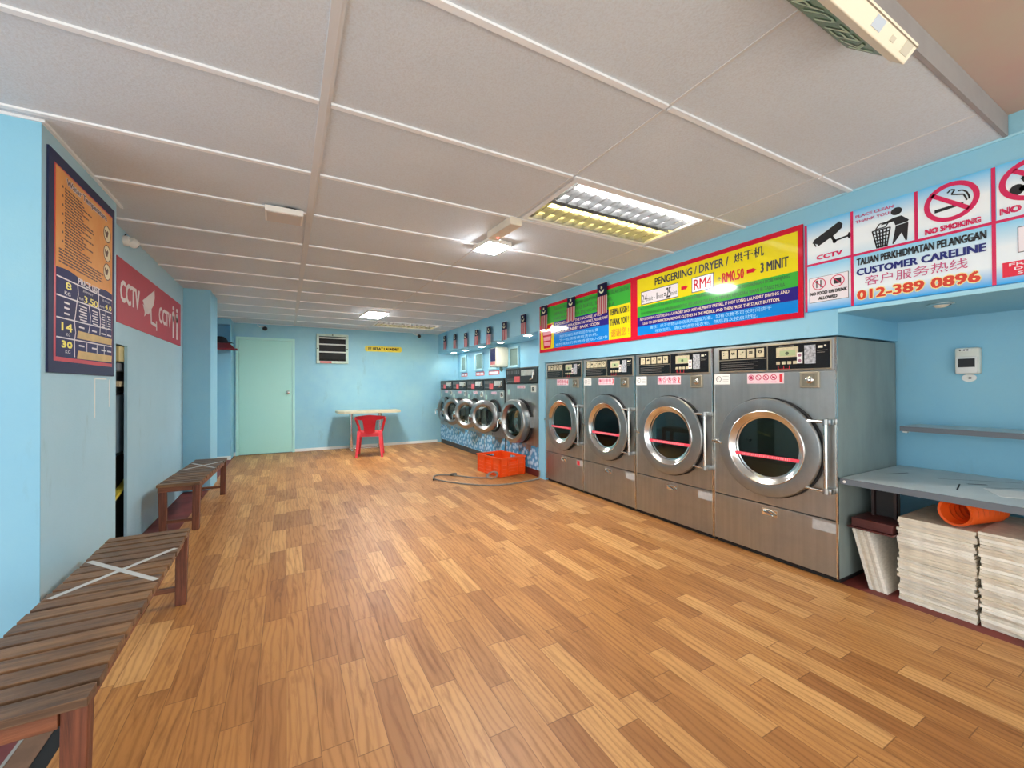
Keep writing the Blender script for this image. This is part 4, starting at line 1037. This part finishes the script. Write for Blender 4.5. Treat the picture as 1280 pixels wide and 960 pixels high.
# things seen through the slot
sl = thing('control_cabinet', 'narrow grey machine back seen through the dark slot in the left partition', 'machine', (-1.135, 4.24, 0), LEFT)
MB().box(-0.30, 0.30, -0.06, 0.30, 0.70, 1.13, 0.01).build('body', mat('blue grey sheet', (104, 128, 142), 0.4, var=0.2), sl)
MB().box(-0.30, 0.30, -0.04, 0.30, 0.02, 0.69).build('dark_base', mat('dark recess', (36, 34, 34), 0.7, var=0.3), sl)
MB().box(-0.30, 0.30, -0.062, 0.0, 0.69, 0.712).build('steel_strip', M_CHROME, sl)
MB().box(-0.28, 0.28, -0.05, 0.25, 1.14, 1.30, 0.01).build('upper_box', mat('dark grey plastic', (58, 62, 68), 0.4), sl)
MB().box(-0.25, 0.10, -0.075, -0.05, 1.19, 1.23).build('tag', M_BEIGE, sl)
MB().box(-0.3, 0.25, -0.075, -0.041, 0.45, 0.475, M=Matrix.Rotation(-0.25, 4, 'Y')).build('yellow_strip', mat('yellow tape', (220, 200, 70), 0.5), sl)
tag(MB().box(-1.40, -1.06, 3.98, 4.5, 1.302, 1.365, 0.01).build('grey_case', mat('mid grey plastic', (120, 126, 132), 0.45)), 'grey case lying on top of the machine inside the slot', 'case')
tag(MB().box(-1.085, -1.046, 3.93, 4.06, 1.37, 1.484, 0.006).build('junction_box', mat('yellowed plastic', (204, 190, 128), 0.45)), 'yellowed junction box at the top of the slot in the left partition', 'box')
b = MB(); b.tube([(-1.08, 3.85, 1.48), (-1.085, 3.86, 1.38), (-1.075, 3.87, 1.30)], 0.014, 8)
tag(b.build('cable', M_DARK, None, True), 'short black cable hanging in the slot beside the junction box', 'cable')
b = MB(); b.box(-0.9072, -0.9062, 3.03, 3.042, 1.02, 1.235); b.box(-0.9072, -0.9062, 3.03, 3.20, 1.228, 1.236); b.box(-0.9072, -0.9062, 3.235, 3.245, 1.07, 1.23)
struct(b.build('trim_8', mat('torn white paper', (226, 230, 228), 0.7)))

# ------------------------------------------------------------------ red altar shelf with black cap
sh = thing('shelf', 'small dark red wall shelf in the far left corner beside the door', 'shelf', (-0.90, 8.16, 1.79))
MB().box(-0.125, 0.205, -0.20, 0.005, 0.0, 0.022, 0.003).build('board', mat('dark red lacquer', (128, 20, 34), 0.3), sh)
b = MB(); b.prism([(-0.11, 0.022), (0.17, 0.022), (0.10, 0.105), (-0.11, 0.105)], -0.17, -0.01); b.build('raised_block', mat('deep red lacquer', (100, 12, 26), 0.35), sh)
hc = thing('cap', 'black cap lying on the red shelf beside the door', 'cap', (-0.94, 8.07, 1.900))
b = MB(); b.lathe([(0.115, 0.0), (0.112, 0.03), (0.09, 0.075), (0.05, 0.10), (0.0, 0.108)], axis='Z', seg=24); b.build('crown', mat('black cloth', (20, 20, 26), 0.85), hc, True)
b = MB(); b.prism([(-0.02, 0.0), (0.10, 0.0), (0.17, 0.002), (0.19, -0.004), (0.17, 0.008), (0.10, 0.010), (-0.02, 0.010)], -0.08, 0.06); b.build('visor', mat('black cloth', (20, 20, 26), 0.85), hc)

# ------------------------------------------------------------------ benches
M_SLATS = [wood_mat('dark oiled slat', (118, 88, 62), (62, 44, 32), 'X'), wood_mat('greyed slat', (110, 88, 70), (66, 52, 42), 'X'), wood_mat('warm worn slat', (136, 100, 66), (74, 50, 34), 'X')]
M_LEGW = wood_mat('red brown timber', (122, 70, 48), (66, 36, 28), 'Z')
M_APR = wood_mat('red brown rail', (132, 80, 52), (74, 42, 30), 'X')
M_XT = mat('clear grey tape', (190, 190, 186), 0.35)
def make_bench(L, W, n, label, loc, rz):
    r = thing('bench', label, 'bench', loc, rz, 'slatted wooden benches on the left')
    pit = L / n
    for i in range(n):
        y = -L / 2 + pit * (i + 0.5); j = random.uniform(-0.004, 0.004)
        MB().box(-W / 2 + j, W / 2 + j, y - pit / 2 + 0.0085, y + pit / 2 - 0.0085, 0.376, 0.400, 0.0015).build('slat', M_SLATS[random.randrange(3)], r)
    lx0, ly = W / 2 - 0.03, L / 2 - 0.045
    for sxx in (-1, 1):
        for sy in (-1, 1):
            b = MB(); b.box(-0.026, 0.026, -0.022, 0.022, 0.0, 0.376, 0.003)
            for v in b.bm.verts:
                if v.co.z < 0.1: v.co.x *= 0.92; v.co.x += sxx * -0.006
            b.build('leg', M_LEGW, r, loc=(sxx * lx0, sy * ly, 0))
    for sy in (-1, 1):
        MB().box(-W / 2 + 0.004, W / 2 - 0.058, sy * ly - 0.02 + (-0.008 if sy < 0 else 0.008), sy * ly + 0.02 + (-0.008 if sy < 0 else 0.008), 0.335, 0.377, 0.002).build('end_rail', M_APR, r)
        MB().box(-lx0 + 0.027, lx0 - 0.027, sy * ly - 0.012, sy * ly + 0.012, 0.075, 0.10, 0.002).build('stretcher', M_APR, r)
    for sxx in (-1, 1):
        MB().box(sxx * (lx0 - 0.004) - 0.014, sxx * (lx0 - 0.004) + 0.014, -ly + 0.024, ly - 0.024, 0.33, 0.377, 0.002).build('side_rail', M_APR, r)
    b = MB()
    k = 0.20
    for s in (-1, 1):
        n_ = 24; pv = None
        a = Vector((-W / 2 + 0.02, -0.19 * s + k, 0)); c = Vector((W / 2 - 0.01, 0.19 * s + k, 0))
        d = (c - a).normalized(); nn = Vector((-d.y, d.x, 0)) * 0.011
        b.box(-(c - a).length / 2, (c - a).length / 2, -0.011, 0.011, 0.4002, 0.4012 + (0.0004 if s > 0 else 0.0), M=Matrix.Translation((a + c) / 2) @ Matrix.Rotation(math.atan2(d.y, d.x), 4, 'Z'))
    b.build('tape_cross', M_XT, r, label='cross of translucent tape on the seat')
    return r
make_bench(1.475, 0.335, 18, 'slatted wooden bench nearest the camera, taped cross on its seat', (-0.622, 2.162, 0), math.radians(1.2))
make_bench(1.34, 0.285, 16, 'slatted wooden bench further back along the left partition', (-0.745, 4.93, 0), math.radians(-2.2))

# ------------------------------------------------------------------ table and red chair at the back wall
t = thing('table', 'pale topped table on two chrome posts against the back wall', 'table', (1.37, 8.20, 0))
P = [(-0.56, -0.20), (-0.46, -0.29), (0.46, -0.29), (0.56, -0.20), (0.56, 0.24), (-0.56, 0.24)]
b = MB()
A = [b.bm.verts.new((x, y, 0.70)) for x, y in P]; B = [b.bm.verts.new((x, y, 0.745)) for x, y in P]
b.bm.faces.new(A[::-1]); b.bm.faces.new(B)
for i in range(6): b.bm.faces.new((A[i], A[(i + 1) % 6], B[(i + 1) % 6], B[i]))
bmesh.ops.bevel(b.bm, geom=list(b.bm.edges), offset=0.006, segments=2, affect='EDGES')
b.build('table_top', mat('pale beige laminate', (214, 208, 178), 0.4, var=0.1), t)
for x in (-0.31, 0.21):
    b = MB(); b.tube([(x, 0.0, 0.03), (x, 0.0, 0.70)], 0.032, 20); b.lathe([(0.07, 0.698), (0.07, 0.69), (0.033, 0.68)], (x, 0, 0), 'Z', 20); b.build('post', M_CHROME, t, True)
    b = MB(); b.tube([(x, -0.24, 0.018), (x, 0.24, 0.018)], 0.018, 10); b.build('foot', M_CHROME, t, True)
b = MB(); b.tube([(-0.29, 0.0, 0.03), (0.19, 0.0, 0.03)], 0.012, 10); b.build('rail', M_CHROME, t, True)

M_CH = mat('red moulded plastic', (226, 54, 68), 0.35, var=0.15, scale=6)
c = thing('plastic_chair', 'low red plastic chair with curved back in front of the small table', 'chair', (1.275, 7.46, 0), math.radians(-14))
b = MB(); b.box(-0.185, 0.185, -0.19, 0.19, 0.395, 0.412, 0.02, 3); b.box(-0.175, 0.175, -0.178, -0.162, 0.345, 0.40); b.box(-0.175, 0.175, 0.165, 0.18, 0.35, 0.40); b.box(-0.18, -0.165, -0.17, 0.17, 0.35, 0.40); b.box(0.165, 0.18, -0.17, 0.17, 0.35, 0.40)
b.build('seat', M_CH, c, True)
for sxx in (-1, 1):
    for sy in (-1, 1):
        b = MB(); n = 5; top = 0.41 if sy > 0 else 0.44
        x0, y0 = sxx * 0.168, sy * 0.165; x1, y1 = sxx * 0.205, sy * 0.215
        rings = []
        for i in range(n + 1):
            f = i / n; w = 0.026 - 0.008 * f; cx0, cy0, z = x0 + (x1 - x0) * f, y0 + (y1 - y0) * f, top * (1 - f)
            rings.append([b.bm.verts.new((cx0 + a * w, cy0 + d * w, z)) for a, d in ((-1, -1), (1, -1), (1, 1), (-1, 1))])
        for i in range(n):
            for k in range(4): b.bm.faces.new((rings[i][k], rings[i][(k + 1) % 4], rings[i + 1][(k + 1) % 4], rings[i + 1][k]))
        b.bm.faces.new(rings[0][::-1]); b.bm.faces.new(rings[-1])
        b.build('leg', M_CH, c)
# wrap-round back: a curved top band, a splat behind, and arms running down to the front legs
b = MB(); vs = []
n = 24
for i in range(n + 1):
    a = PI + PI * i / n
    x, y = 0.235 * math.cos(a), 0.02 + 0.235 * math.sin(a)
    k = abs(i - n / 2) / (n / 2)
    zt = 0.715 - 0.045 * k; zb = 0.615 + 0.025 * k
    vs.append((b.bm.verts.new((x * 1.05, y * 1.05, zt)), b.bm.verts.new((x, y, zb))))
for i in range(n): b.bm.faces.new((vs[i][0], vs[i + 1][0], vs[i + 1][1], vs[i][1]))
bmesh.ops.solidify(b.bm, geom=list(b.bm.faces), thickness=0.012)
b.build('back_band', M_CH, c, True)
b = MB(); vs = []
for j in range(7):
    z = 0.385 + (0.64 - 0.385) * j / 6; w = 0.085 + 0.03 * (j / 6) ** 2; yb = -0.18 - 0.035 * j / 6
    vs.append([b.bm.verts.new((w * (i / 3 - 1), yb - 0.012 * (1 - (i / 3 - 1) ** 2), z)) for i in range(7)])
for j in range(6):
    for i in range(6): b.bm.faces.new((vs[j][i], vs[j][i + 1], vs[j + 1][i + 1], vs[j + 1][i]))
bmesh.ops.solidify(b.bm, geom=list(b.bm.faces), thickness=0.010)
b.build('splat', M_CH, c, True)
for s in (-1, 1):
    b = MB(); b.tube([(s * 0.238, 0.02, 0.645), (s * 0.232, 0.08, 0.60), (s * 0.205, 0.14, 0.50), (s * 0.185, 0.165, 0.40)], 0.022, 10); b.build('arm', M_CH, c, True)

# ------------------------------------------------------------------ orange crate and grey hose
M_OR = mat('orange crate plastic', (240, 84, 20), 0.38, var=0.12, scale=10)
cr = thing('crate', 'open orange plastic crate on the floor in front of the tall washer', 'crate', (2.600, 5.09, 0), math.radians(8))
LX, LY, HZ = 0.205, 0.275, 0.25
def crate_wall(w, fl):
    """wall in the XZ plane, front -Y, with handle opening, ribs and slots"""
    b = MB(); f = fl
    b.box(-w, w, 0.0, 0.006, 0.012, 0.16); b.box(-w, -0.065, 0.0, 0.006, 0.16, 0.235); b.box(0.065, w, 0.0, 0.006, 0.16, 0.235)
    b.box(-0.065, 0.065, 0.0, 0.006, 0.16, 0.185); b.box(-0.065, 0.065, 0.0, 0.006, 0.218, 0.235)
    for x in (-w + 0.02, -0.085, 0.085, w - 0.02): b.box(x - 0.007, x + 0.007, -0.014, 0.0, 0.006, 0.235)
    for z in (0.02, 0.062, 0.104, 0.146): b.box(-0.08, 0.08, -0.009, 0.0, z - 0.005, z + 0.005)
    for k in (-1, 1):
        for z in (0.05, 0.10, 0.15): b.box(k * (0.085 + (w - 0.105) * 0.25), k * (0.085 + (w - 0.105) * 0.85), -0.008, 0.0, z - 0.005, z + 0.005)
    b.box(-w - 0.012, w + 0.012, -0.016, 0.008, 0.232, 0.25, 0.003)
    return b
for (w, loc, rz) in ((LX, (0, -LY, 0), 0), (LX, (0, LY, 0), PI), (LY, (-LX, 0, 0), -PI / 2), (LY, (LX, 0, 0), PI / 2)):
    o = crate_wall(w, 0).build('wall', M_OR, cr, loc=loc); o.rotation_euler = (0, 0, rz)
MB().box(-LX, LX, -LY, LY, 0.004, 0.014).build('bottom', M_OR, cr)

M_HOSE = mat('grey hose', (134, 128, 122), 0.5, var=0.2, scale=30)
hs = [(2.855, 4.50, 0.10), (2.852, 4.50, 0.03), (2.80, 4.46, 0.011), (2.62, 4.42, 0.009), (2.35, 4.40, 0.009), (2.10, 4.47, 0.009), (1.88, 4.68, 0.009), (1.74, 4.90, 0.009), (1.66, 5.10, 0.009), (1.68, 5.22, 0.010), (1.76, 5.30, 0.012), (1.90, 5.24, 0.010), (2.02, 5.08, 0.010), (2.10, 4.96, 0.010), (2.22, 4.86, 0.010), (2.32, 4.82, 0.010)]
def smooth(pts, k=6):
    P = [Vector(p) for p in pts]; out = []
    for i in range(len(P) - 1):
        p0, p1, p2, p3 = P[max(i - 1, 0)], P[i], P[i + 1], P[min(i + 2, len(P) - 1)]
        for j in range(k):
            s = j / k
            out.append(0.5 * ((2 * p1) + (p2 - p0) * s + (2 * p0 - 5 * p1 + 4 * p2 - p3) * s * s + (3 * p1 - p0 - 3 * p2 + p3) * s ** 3))
    return out + [P[-1]]
ho = thing('hose', 'thin grey hose lying in a loop on the floor beside the orange crate', 'hose', (2.1, 4.8, 0))
off = Vector((2.1, 4.8, 0))
b = MB(); b.tube([p - off for p in smooth(hs)], 0.009, 8); b.build('tubing', M_HOSE, ho, True)
b = MB(); coil = [(2.315 + 0.07 * math.cos(a) + 0.01 * (a / 6), 4.80 + 0.03 * math.sin(a), 0.045 + 0.034 * math.sin(a * 1.0 + 0.4)) for a in [i * 0.35 for i in range(46)]]
b.tube([Vector(p) - off for p in coil], 0.007, 7); b.build('coil', M_HOSE, ho, True)
b = MB(); b.lathe([(0, -0.045), (0.016, -0.04), (0.020, 0.0), (0.016, 0.04), (0, 0.045)], (-0.15, 0.40, 0.02), 'X', 14); b.build('connector', mat('dull connector', (88, 84, 80), 0.4, 0.5), ho, True)
b = MB(); b.tube([Vector(p) - off for p in ((1.63, 5.06, 0.010), (1.645, 5.10, 0.012), (1.665, 5.12, 0.012))], 0.010, 8); b.build('end_plug', M_DARK, ho, True)

# ------------------------------------------------------------------ alcove: counter, shelf, meter, boards, bracket, tray, pipe
M_GL = mat('grey laminate', (208, 216, 216), 0.35, var=0.15, scale=4)
M_GE = mat('grey edge band', (96, 104, 112), 0.4)
k = thing('counter', 'grey laminate counter top fixed in the alcove above the board piles', 'counter', (3.285, 0.385, 0.62))
MB().box(-0.405, 0.405, -0.825, 0.838, -0.014, 0.014).build('top', M_GL, k)
MB().box(-0.411, -0.405, -0.825, 0.838, -0.020, 0.014).build('edge_band', M_GE, k)
b = MB()
for (x0, y0, x1, y1, w) in ((-0.05, 0.75, 0.12, 0.70, 0.012), (-0.22, 0.40, -0.02, 0.44, 0.006), (0.02, 0.42, 0.08, 0.36, 0.016), (0.06, 0.55, 0.30, 0.28, 0.006), (-0.02, 0.34, 0.30, 0.10, 0.005)):
    d = Vector((x1 - x0, y1 - y0, 0)).normalized(); n2 = Vector((-d.y, d.x, 0)) * w / 2
    a, c2 = Vector((x0, y0, 0.0146)), Vector((x1, y1, 0.0146)); b.bm.faces.new([b.bm.verts.new(p) for p in (a + n2, c2 + n2, c2 - n2, a - n2)])
bmesh.ops.solidify(b.bm, geom=list(b.bm.faces), thickness=0.0004)
b.build('scuff_marks', mat('dark scuff', (78, 84, 90), 0.6), k)
MB().disc(0, 0, 0.008, 0.008, -0.004, 0.0).build('cover_cap', M_WHITE, k, loc=(-0.408, 0.815, -0.004))
child(k, 'cover_cap').rotation_euler = (0, 0, RIGHT)
pp = MB(); pp.box(-0.10, 0.10, -0.07, 0.07, 0.0, 0.0015, M=Matrix.Rotation(0.5, 4, 'Z'))
o = pp.build('paper_sheet', M_WHITE); o.location = (3.18, 0.62, 0.6345); tag(o, 'white sheet of paper lying on the grey counter', 'paper')
s = thing('shelf', 'narrow grey wall shelf in the alcove under the meter box', 'shelf', (3.545, 0.30, 0.906))
MB().box(-0.147, 0.150, -0.74, 0.82, -0.010, 0.018).build('board', M_GL, s); MB().box(-0.152, -0.147, -0.74, 0.82, -0.013, 0.018).build('edge_band', M_GE, s)
b = MB(); b.box(-0.13, -0.10, 0.79, 0.815, -0.024, -0.011, 0.003); b.build('support_peg', M_WHITE, s)
mb = thing('meter_box', 'white breaker box with dark window on the alcove wall', 'meter box', (3.699, 0.888, 1.33), RIGHT)
MB().box(-0.052, 0.056, -0.05, 0, -0.083, 0.080, 0.012, 3).build('housing', mat('ivory plastic', (224, 224, 212), 0.4), mb, True)
MB().box(-0.045, 0.048, -0.056, -0.049, -0.078, 0.024, 0.006).build('cover', M_WHITE, mb, True)
MB().box(-0.034, 0.037, -0.0585, -0.054, -0.040, 0.012).build('window', mat('dark window', (18, 19, 24), 0.5), mb)
b = MB(); b.box(-0.036, 0.020, -0.053, -0.049, 0.058, 0.072); b.build('label_strip', M_WHITE, mb)
b = MB()
for x in (-0.026, -0.008, 0.006): b.disc(x, 0.065, 0.005, 0.005, -0.055, -0.0525, 10)
b.build('marks', M_BLACK, mb)
b = MB(); b.disc(0.0, -0.105, 0.032, 0.024, -0.006, -0.0005); b.build('wall_patch', M_WHITE, mb)
MB().disc(0.004, -0.106, 0.008, 0.006, -0.008, -0.006, 10).build('cable_hole', M_BLACK, mb)

M_BD = [mat('fibre board edge %d' % i, c_, 0.85, var=0.18, scale=25, stretch=(1, 1, 4)) for i, c_ in enumerate(((230, 224, 208), (218, 208, 188), (236, 231, 218), (212, 205, 190)))]
rnd = random.Random(11)
def board_mesh(w, d, th, m):
    b = MB(); b.box(0, d, 0, w, 0, th)
    bmesh.ops.subdivide_edges(b.bm, edges=[e for e in b.bm.edges if abs((e.verts[0].co - e.verts[1].co).y) > 0.1], cuts=6)
    for v in b.bm.verts:
        if v.co.x < 0.01: v.co.x += rnd.uniform(-0.0025, 0.003)
    return b.build('fibre_board', m)
def pile(y0, y1, top, label, group, toplab):
    n = 30; z = -0.003; protos = []
    for i in range(4): protos.append(board_mesh(y1 - y0, 0.50, (top + 0.003) / n * 0.93, M_BD[i]))
    for i in range(n):
        o = protos[i] if i < 4 else protos[rnd.randrange(4)].copy()
        if i >= 4: COL.objects.link(o)
        o.location = (2.992 + rnd.uniform(-0.006, 0.006), y0 + rnd.uniform(-0.007, 0.007), z)
        tag(o, toplab if i == n - 1 else label, 'board', group)
        z += (top + 0.003) / n
pile(0.705, 1.000, 0.452, 'off-white fibre board under others in the pile beside the leaning boards', 'fibre boards in the pile beside the leaning boards', 'topmost fibre board of the pile under the orange pipe')
pile(0.385, 0.688, 0.462, 'off-white fibre board under others in the pile furthest from the dryers', 'fibre boards in the pile furthest from the dryers', 'topmost fibre board of the pile furthest from the dryers')
# leaning boards: their long edge shows, tilted like books
llab = ['leaning off-white board nearest the dryer', 'second leaning off-white board from the dryer', 'third leaning off-white board from the dryer', 'fourth leaning off-white board from the dryer', 'leaning off-white board nearest the pile']
for i in range(5):
    m = M_BD[(2, 1, 0, 3, 2)[i]]
    b = MB(); b.box(0, 0.40, 0, 0.016, 0, 0.34)
    o = b.build('fibre_board', m)
    o.rotation_euler = (math.radians(-14.0), 0, 0)
    o.location = (2.985 + 0.004 * (i % 2), 1.112 - i * 0.0172, -0.0035)
    tag(o, llab[i] + ', under the dark red tray', 'board', 'leaning fibre boards')
tr = thing('tray', 'dark red metal tray resting on the leaning boards beside the dryer', 'tray', (2.985, 1.118, 0.335), 0)
M_MAR = mat('dark maroon metal', (84, 38, 36), 0.4, var=0.3, scale=9)
MB().box(-0.025, 0.185, -0.105, 0.085, 0.012, 0.062, 0.003).build('box', M_MAR, tr)
MB().box(-0.045, 0.195, -0.115, 0.098, 0.004, 0.012).build('flange', M_MAR, tr)
br = thing('metal_bracket', 'dark brown metal frame standing on the tray under the counter', 'bracket', (3.13, 1.105, 0.398), 0)
M_BRK = mat('dark brown metal', (44, 26, 25), 0.45, var=0.4, scale=14)
for sxx in (-1, 1):
    b = MB(); b.box(-0.014, 0.014, -0.007, 0.007, 0.0, 0.195); b.build('upright', M_BRK, br, loc=(0, sxx * 0.052, 0)); 
b = MB(); b.box(-0.008, 0.008, -0.044, 0.044, 0.155, 0.175); b.build('crossbar', M_BRK, br)
MB().box(0.012, 0.022, -0.064, 0.064, 0.0, 0.19).build('back_plate', mat('black sheet', (30, 28, 28), 0.6, var=0.4, scale=14), br)
pi = thing('pipe', 'orange corrugated pipe lying on the board pile under the counter', 'pipe', (3.010, 0.780, 0.529), 0)
prof = [(0.060, 0.002), (0.071, 0.0), (0.073, 0.012), (0.066, 0.016)]
for i in range(14): prof.append((0.070 if i % 2 else 0.062, 0.026 + i * 0.019))
prof += [(0.064, 0.30), (0.055, 0.30)]
for i in range(14): prof.append((0.060 if i % 2 else 0.053, 0.285 - i * 0.019))
b = MB(); b.lathe(prof, axis='X', seg=36, closed=True); o = b.build('corrugated_wall', mat('orange pipe plastic', (236, 96, 28), 0.4), pi, True)
o.rotation_euler = (0, 0, math.radians(-14))

# ------------------------------------------------------------------ ceiling fittings
M_REFL = mat('louvre aluminium', (150, 152, 154), 0.35, 0.75)
def troffer(loc, L, W, label, warm, cool):
    r = thing('ceiling_light', label, 'light', loc, 0, 'recessed ceiling lights with louvres')
    hx, hy = L / 2, W / 2
    b = MB(); b.box(-hx, hx, -hy, hy, 0.088, 0.092); b.box(-hx, -hx + 0.004, -hy, hy, -0.002, 0.09); b.box(hx - 0.004, hx, -hy, hy, -0.002, 0.09); b.box(-hx, hx, -hy, -hy + 0.004, -0.002, 0.09); b.box(-hx, hx, hy - 0.004, hy, -0.002, 0.09)
    b.build('housing', M_WHITE, r)
    b = MB(); b.box(-hx, hx, -hy, -hy + 0.028, -0.006, 0.0); b.box(-hx, hx, hy - 0.028, hy, -0.006, 0.0); b.box(-hx, -hx + 0.03, -hy + 0.028, hy - 0.028, -0.006, 0.0); b.box(hx - 0.03, hx, -hy + 0.028, hy - 0.028, -0.006, 0.0)
    b.build('frame', M_TBAR, r)
    for s, em in ((-1, cool), (1, warm)):
        yc = s * W * 0.235
        b = MB(); b.tube([(-hx + 0.05, yc, 0.052), (hx - 0.05, yc, 0.052)], 0.013, 12); b.build('tube', em, r, True)
        lv = MB(); q = W * 0.20
        for sd in (-1, 1):
            pts = [(yc + sd * q, 0.0), (yc + sd * (q - 0.012), 0.045), (yc + sd * (q - 0.045), 0.082)]
            for (ya, za), (yb, zb) in zip(pts, pts[1:]):
                vs = [lv.bm.verts.new(p) for p in ((-hx + 0.03, ya, za), (hx - 0.03, ya, za), (hx - 0.03, yb, zb), (-hx + 0.03, yb, zb))]; lv.bm.faces.new(vs)
        n = 13
        for i in range(n):
            x = -hx + 0.06 + (L - 0.12) * i / (n - 1)
            lv.box(x - 0.003, x + 0.003, yc - q + 0.002, yc + q - 0.002, 0.0, 0.032)
        lv.build('louvre', M_REFL, r)
    return r
E_W = emat('cool tube glow', (255, 252, 248), TUBE); E_Y = emat('warm tube glow', (255, 226, 130), TUBE)
troffer((1.943, 2.0975, ZC), 1.130, 0.590, 'recessed louvred ceiling light with two tubes above the near dryers', E_Y, E_W)
troffer((1.943, 7.61, ZC), 1.130, 0.585, 'recessed louvred ceiling light with two tubes near the back wall', E_Y, E_W)
E_LED = emat('led panel glow', (255, 255, 255), LED); E_LEDF = emat('far led panel glow', (255, 255, 255), LED_FAR)
l = thing('led_lamp', 'lit square surface lamp beside the emergency battery box on the ceiling', 'light', (1.43, 2.945, ZC), math.radians(6))
MB().box(-0.105, 0.105, -0.125, 0.125, -0.035, -0.001, 0.004).build('casing', M_WHITE, l)
MB().box(-0.095, 0.095, -0.115, 0.115, -0.041, -0.034, 0.003).build('diffuser', E_LED, l)
l = thing('led_lamp', 'lit square panel lamp on the far ceiling before the louvred light', 'light', (1.19, 6.62, ZC), math.radians(4))
MB().box(-0.15, 0.15, -0.28, 0.28, -0.022, -0.001, 0.004).build('casing', M_WHITE, l)
MB().box(-0.14, 0.14, -0.27, 0.27, -0.027, -0.021, 0.002).build('diffuser', E_LEDF, l)
l = thing('led_lamp', 'unlit white square lamp hanging loose from the ceiling near the long bar', 'light', (-0.015, 3.005, ZC - 0.02), math.radians(1))
MB().box(-0.102, 0.108, -0.095, 0.095, -0.032, 0.002, 0.003).build('casing', M_WHITE, l)
MB().box(-0.092, 0.098, -0.085, 0.085, -0.035, -0.031, 0.001).build('diffuser', mat('grey diffuser', (196, 190, 186), 0.5), l)
b = MB(); b.tube(smooth([(-0.03, -0.02, 0.0), (0.0, -0.06, 0.012), (0.06, -0.07, 0.012), (0.09, -0.03, 0.006)], 4), 0.005, 6); b.build('cable', M_DARK, l, True)
e = thing('battery_box', 'off-white emergency battery box with red lamp on the ceiling', 'emergency light', (1.335, 2.56, ZC), math.radians(3))
MB().box(-0.045, 0.045, -0.165, 0.165, -0.055, -0.001, 0.006).build('casing', mat('aged white plastic', (222, 214, 198), 0.5, var=0.12), e)
b = MB(); b.lathe([(0, -0.062), (0.008, -0.060), (0.010, -0.055)], (0.01, 0.10, 0), 'Z', 12); b.build('indicator', emat('red indicator', (255, 40, 30), 2.0), e, True)
b = MB(); b.tube(smooth([(0.0, 0.165, -0.025), (0.02, 0.20, -0.018), (0.05, 0.24, -0.012)], 4), 0.006, 6); b.build('cable', mat('aged white plastic', (222, 214, 198)), e, True)

# exit sign slung from the ceiling edge, tilted
ex = thing('exit_sign', 'white exit sign lamp with green panel slung from the ceiling edge', 'exit sign', (1.375, 0.533, 2.167), 0)
ROT = Matrix.Rotation(math.radians(-45), 4, 'X')
def exm(b): b.bm.transform(ROT); return b
hw = 0.295
exm(MB().box(-hw, hw, -0.052, 0.0, 0.0, 0.052, 0.003)).build('housing', mat('cream casing', (238, 230, 208), 0.4), ex)
exm(MB().box(-hw + 0.02, hw - 0.035, -0.012, -0.002, 0.052, 0.19)).build('green_panel', mat('green acrylic', (70, 128, 84), 0.25), ex)
b = MB(); b.text('KELUAR', -0.24, 0.225, 0.075, 0.165, 0.0, 0.0)
b.bm.transform(Matrix.Scale(-1, 4, (1, 0, 0)))
exm(b).build('panel_lettering', mat('pale green print', (176, 206, 180), 0.4), ex)
b = MB(); b.box(-hw, hw, -0.046, -0.043, -0.001, 0.0005); exm(b).build('seam', mat('brown seam', (132, 116, 96), 0.6), ex)
b = MB(); b.box(0.155, 0.18, -0.030, -0.018, -0.0012, 0.0); b.box(0.23, 0.275, -0.042, -0.014, -0.0012, 0.0); exm(b).build('rating_label', mat('faded label', (206, 200, 182), 0.5), ex)
b = MB(); b.box(0.045, 0.095, -0.040, -0.015, -0.0015, 0.0); exm(b).build('test_window', mat('clear window', (196, 206, 220), 0.2), ex)
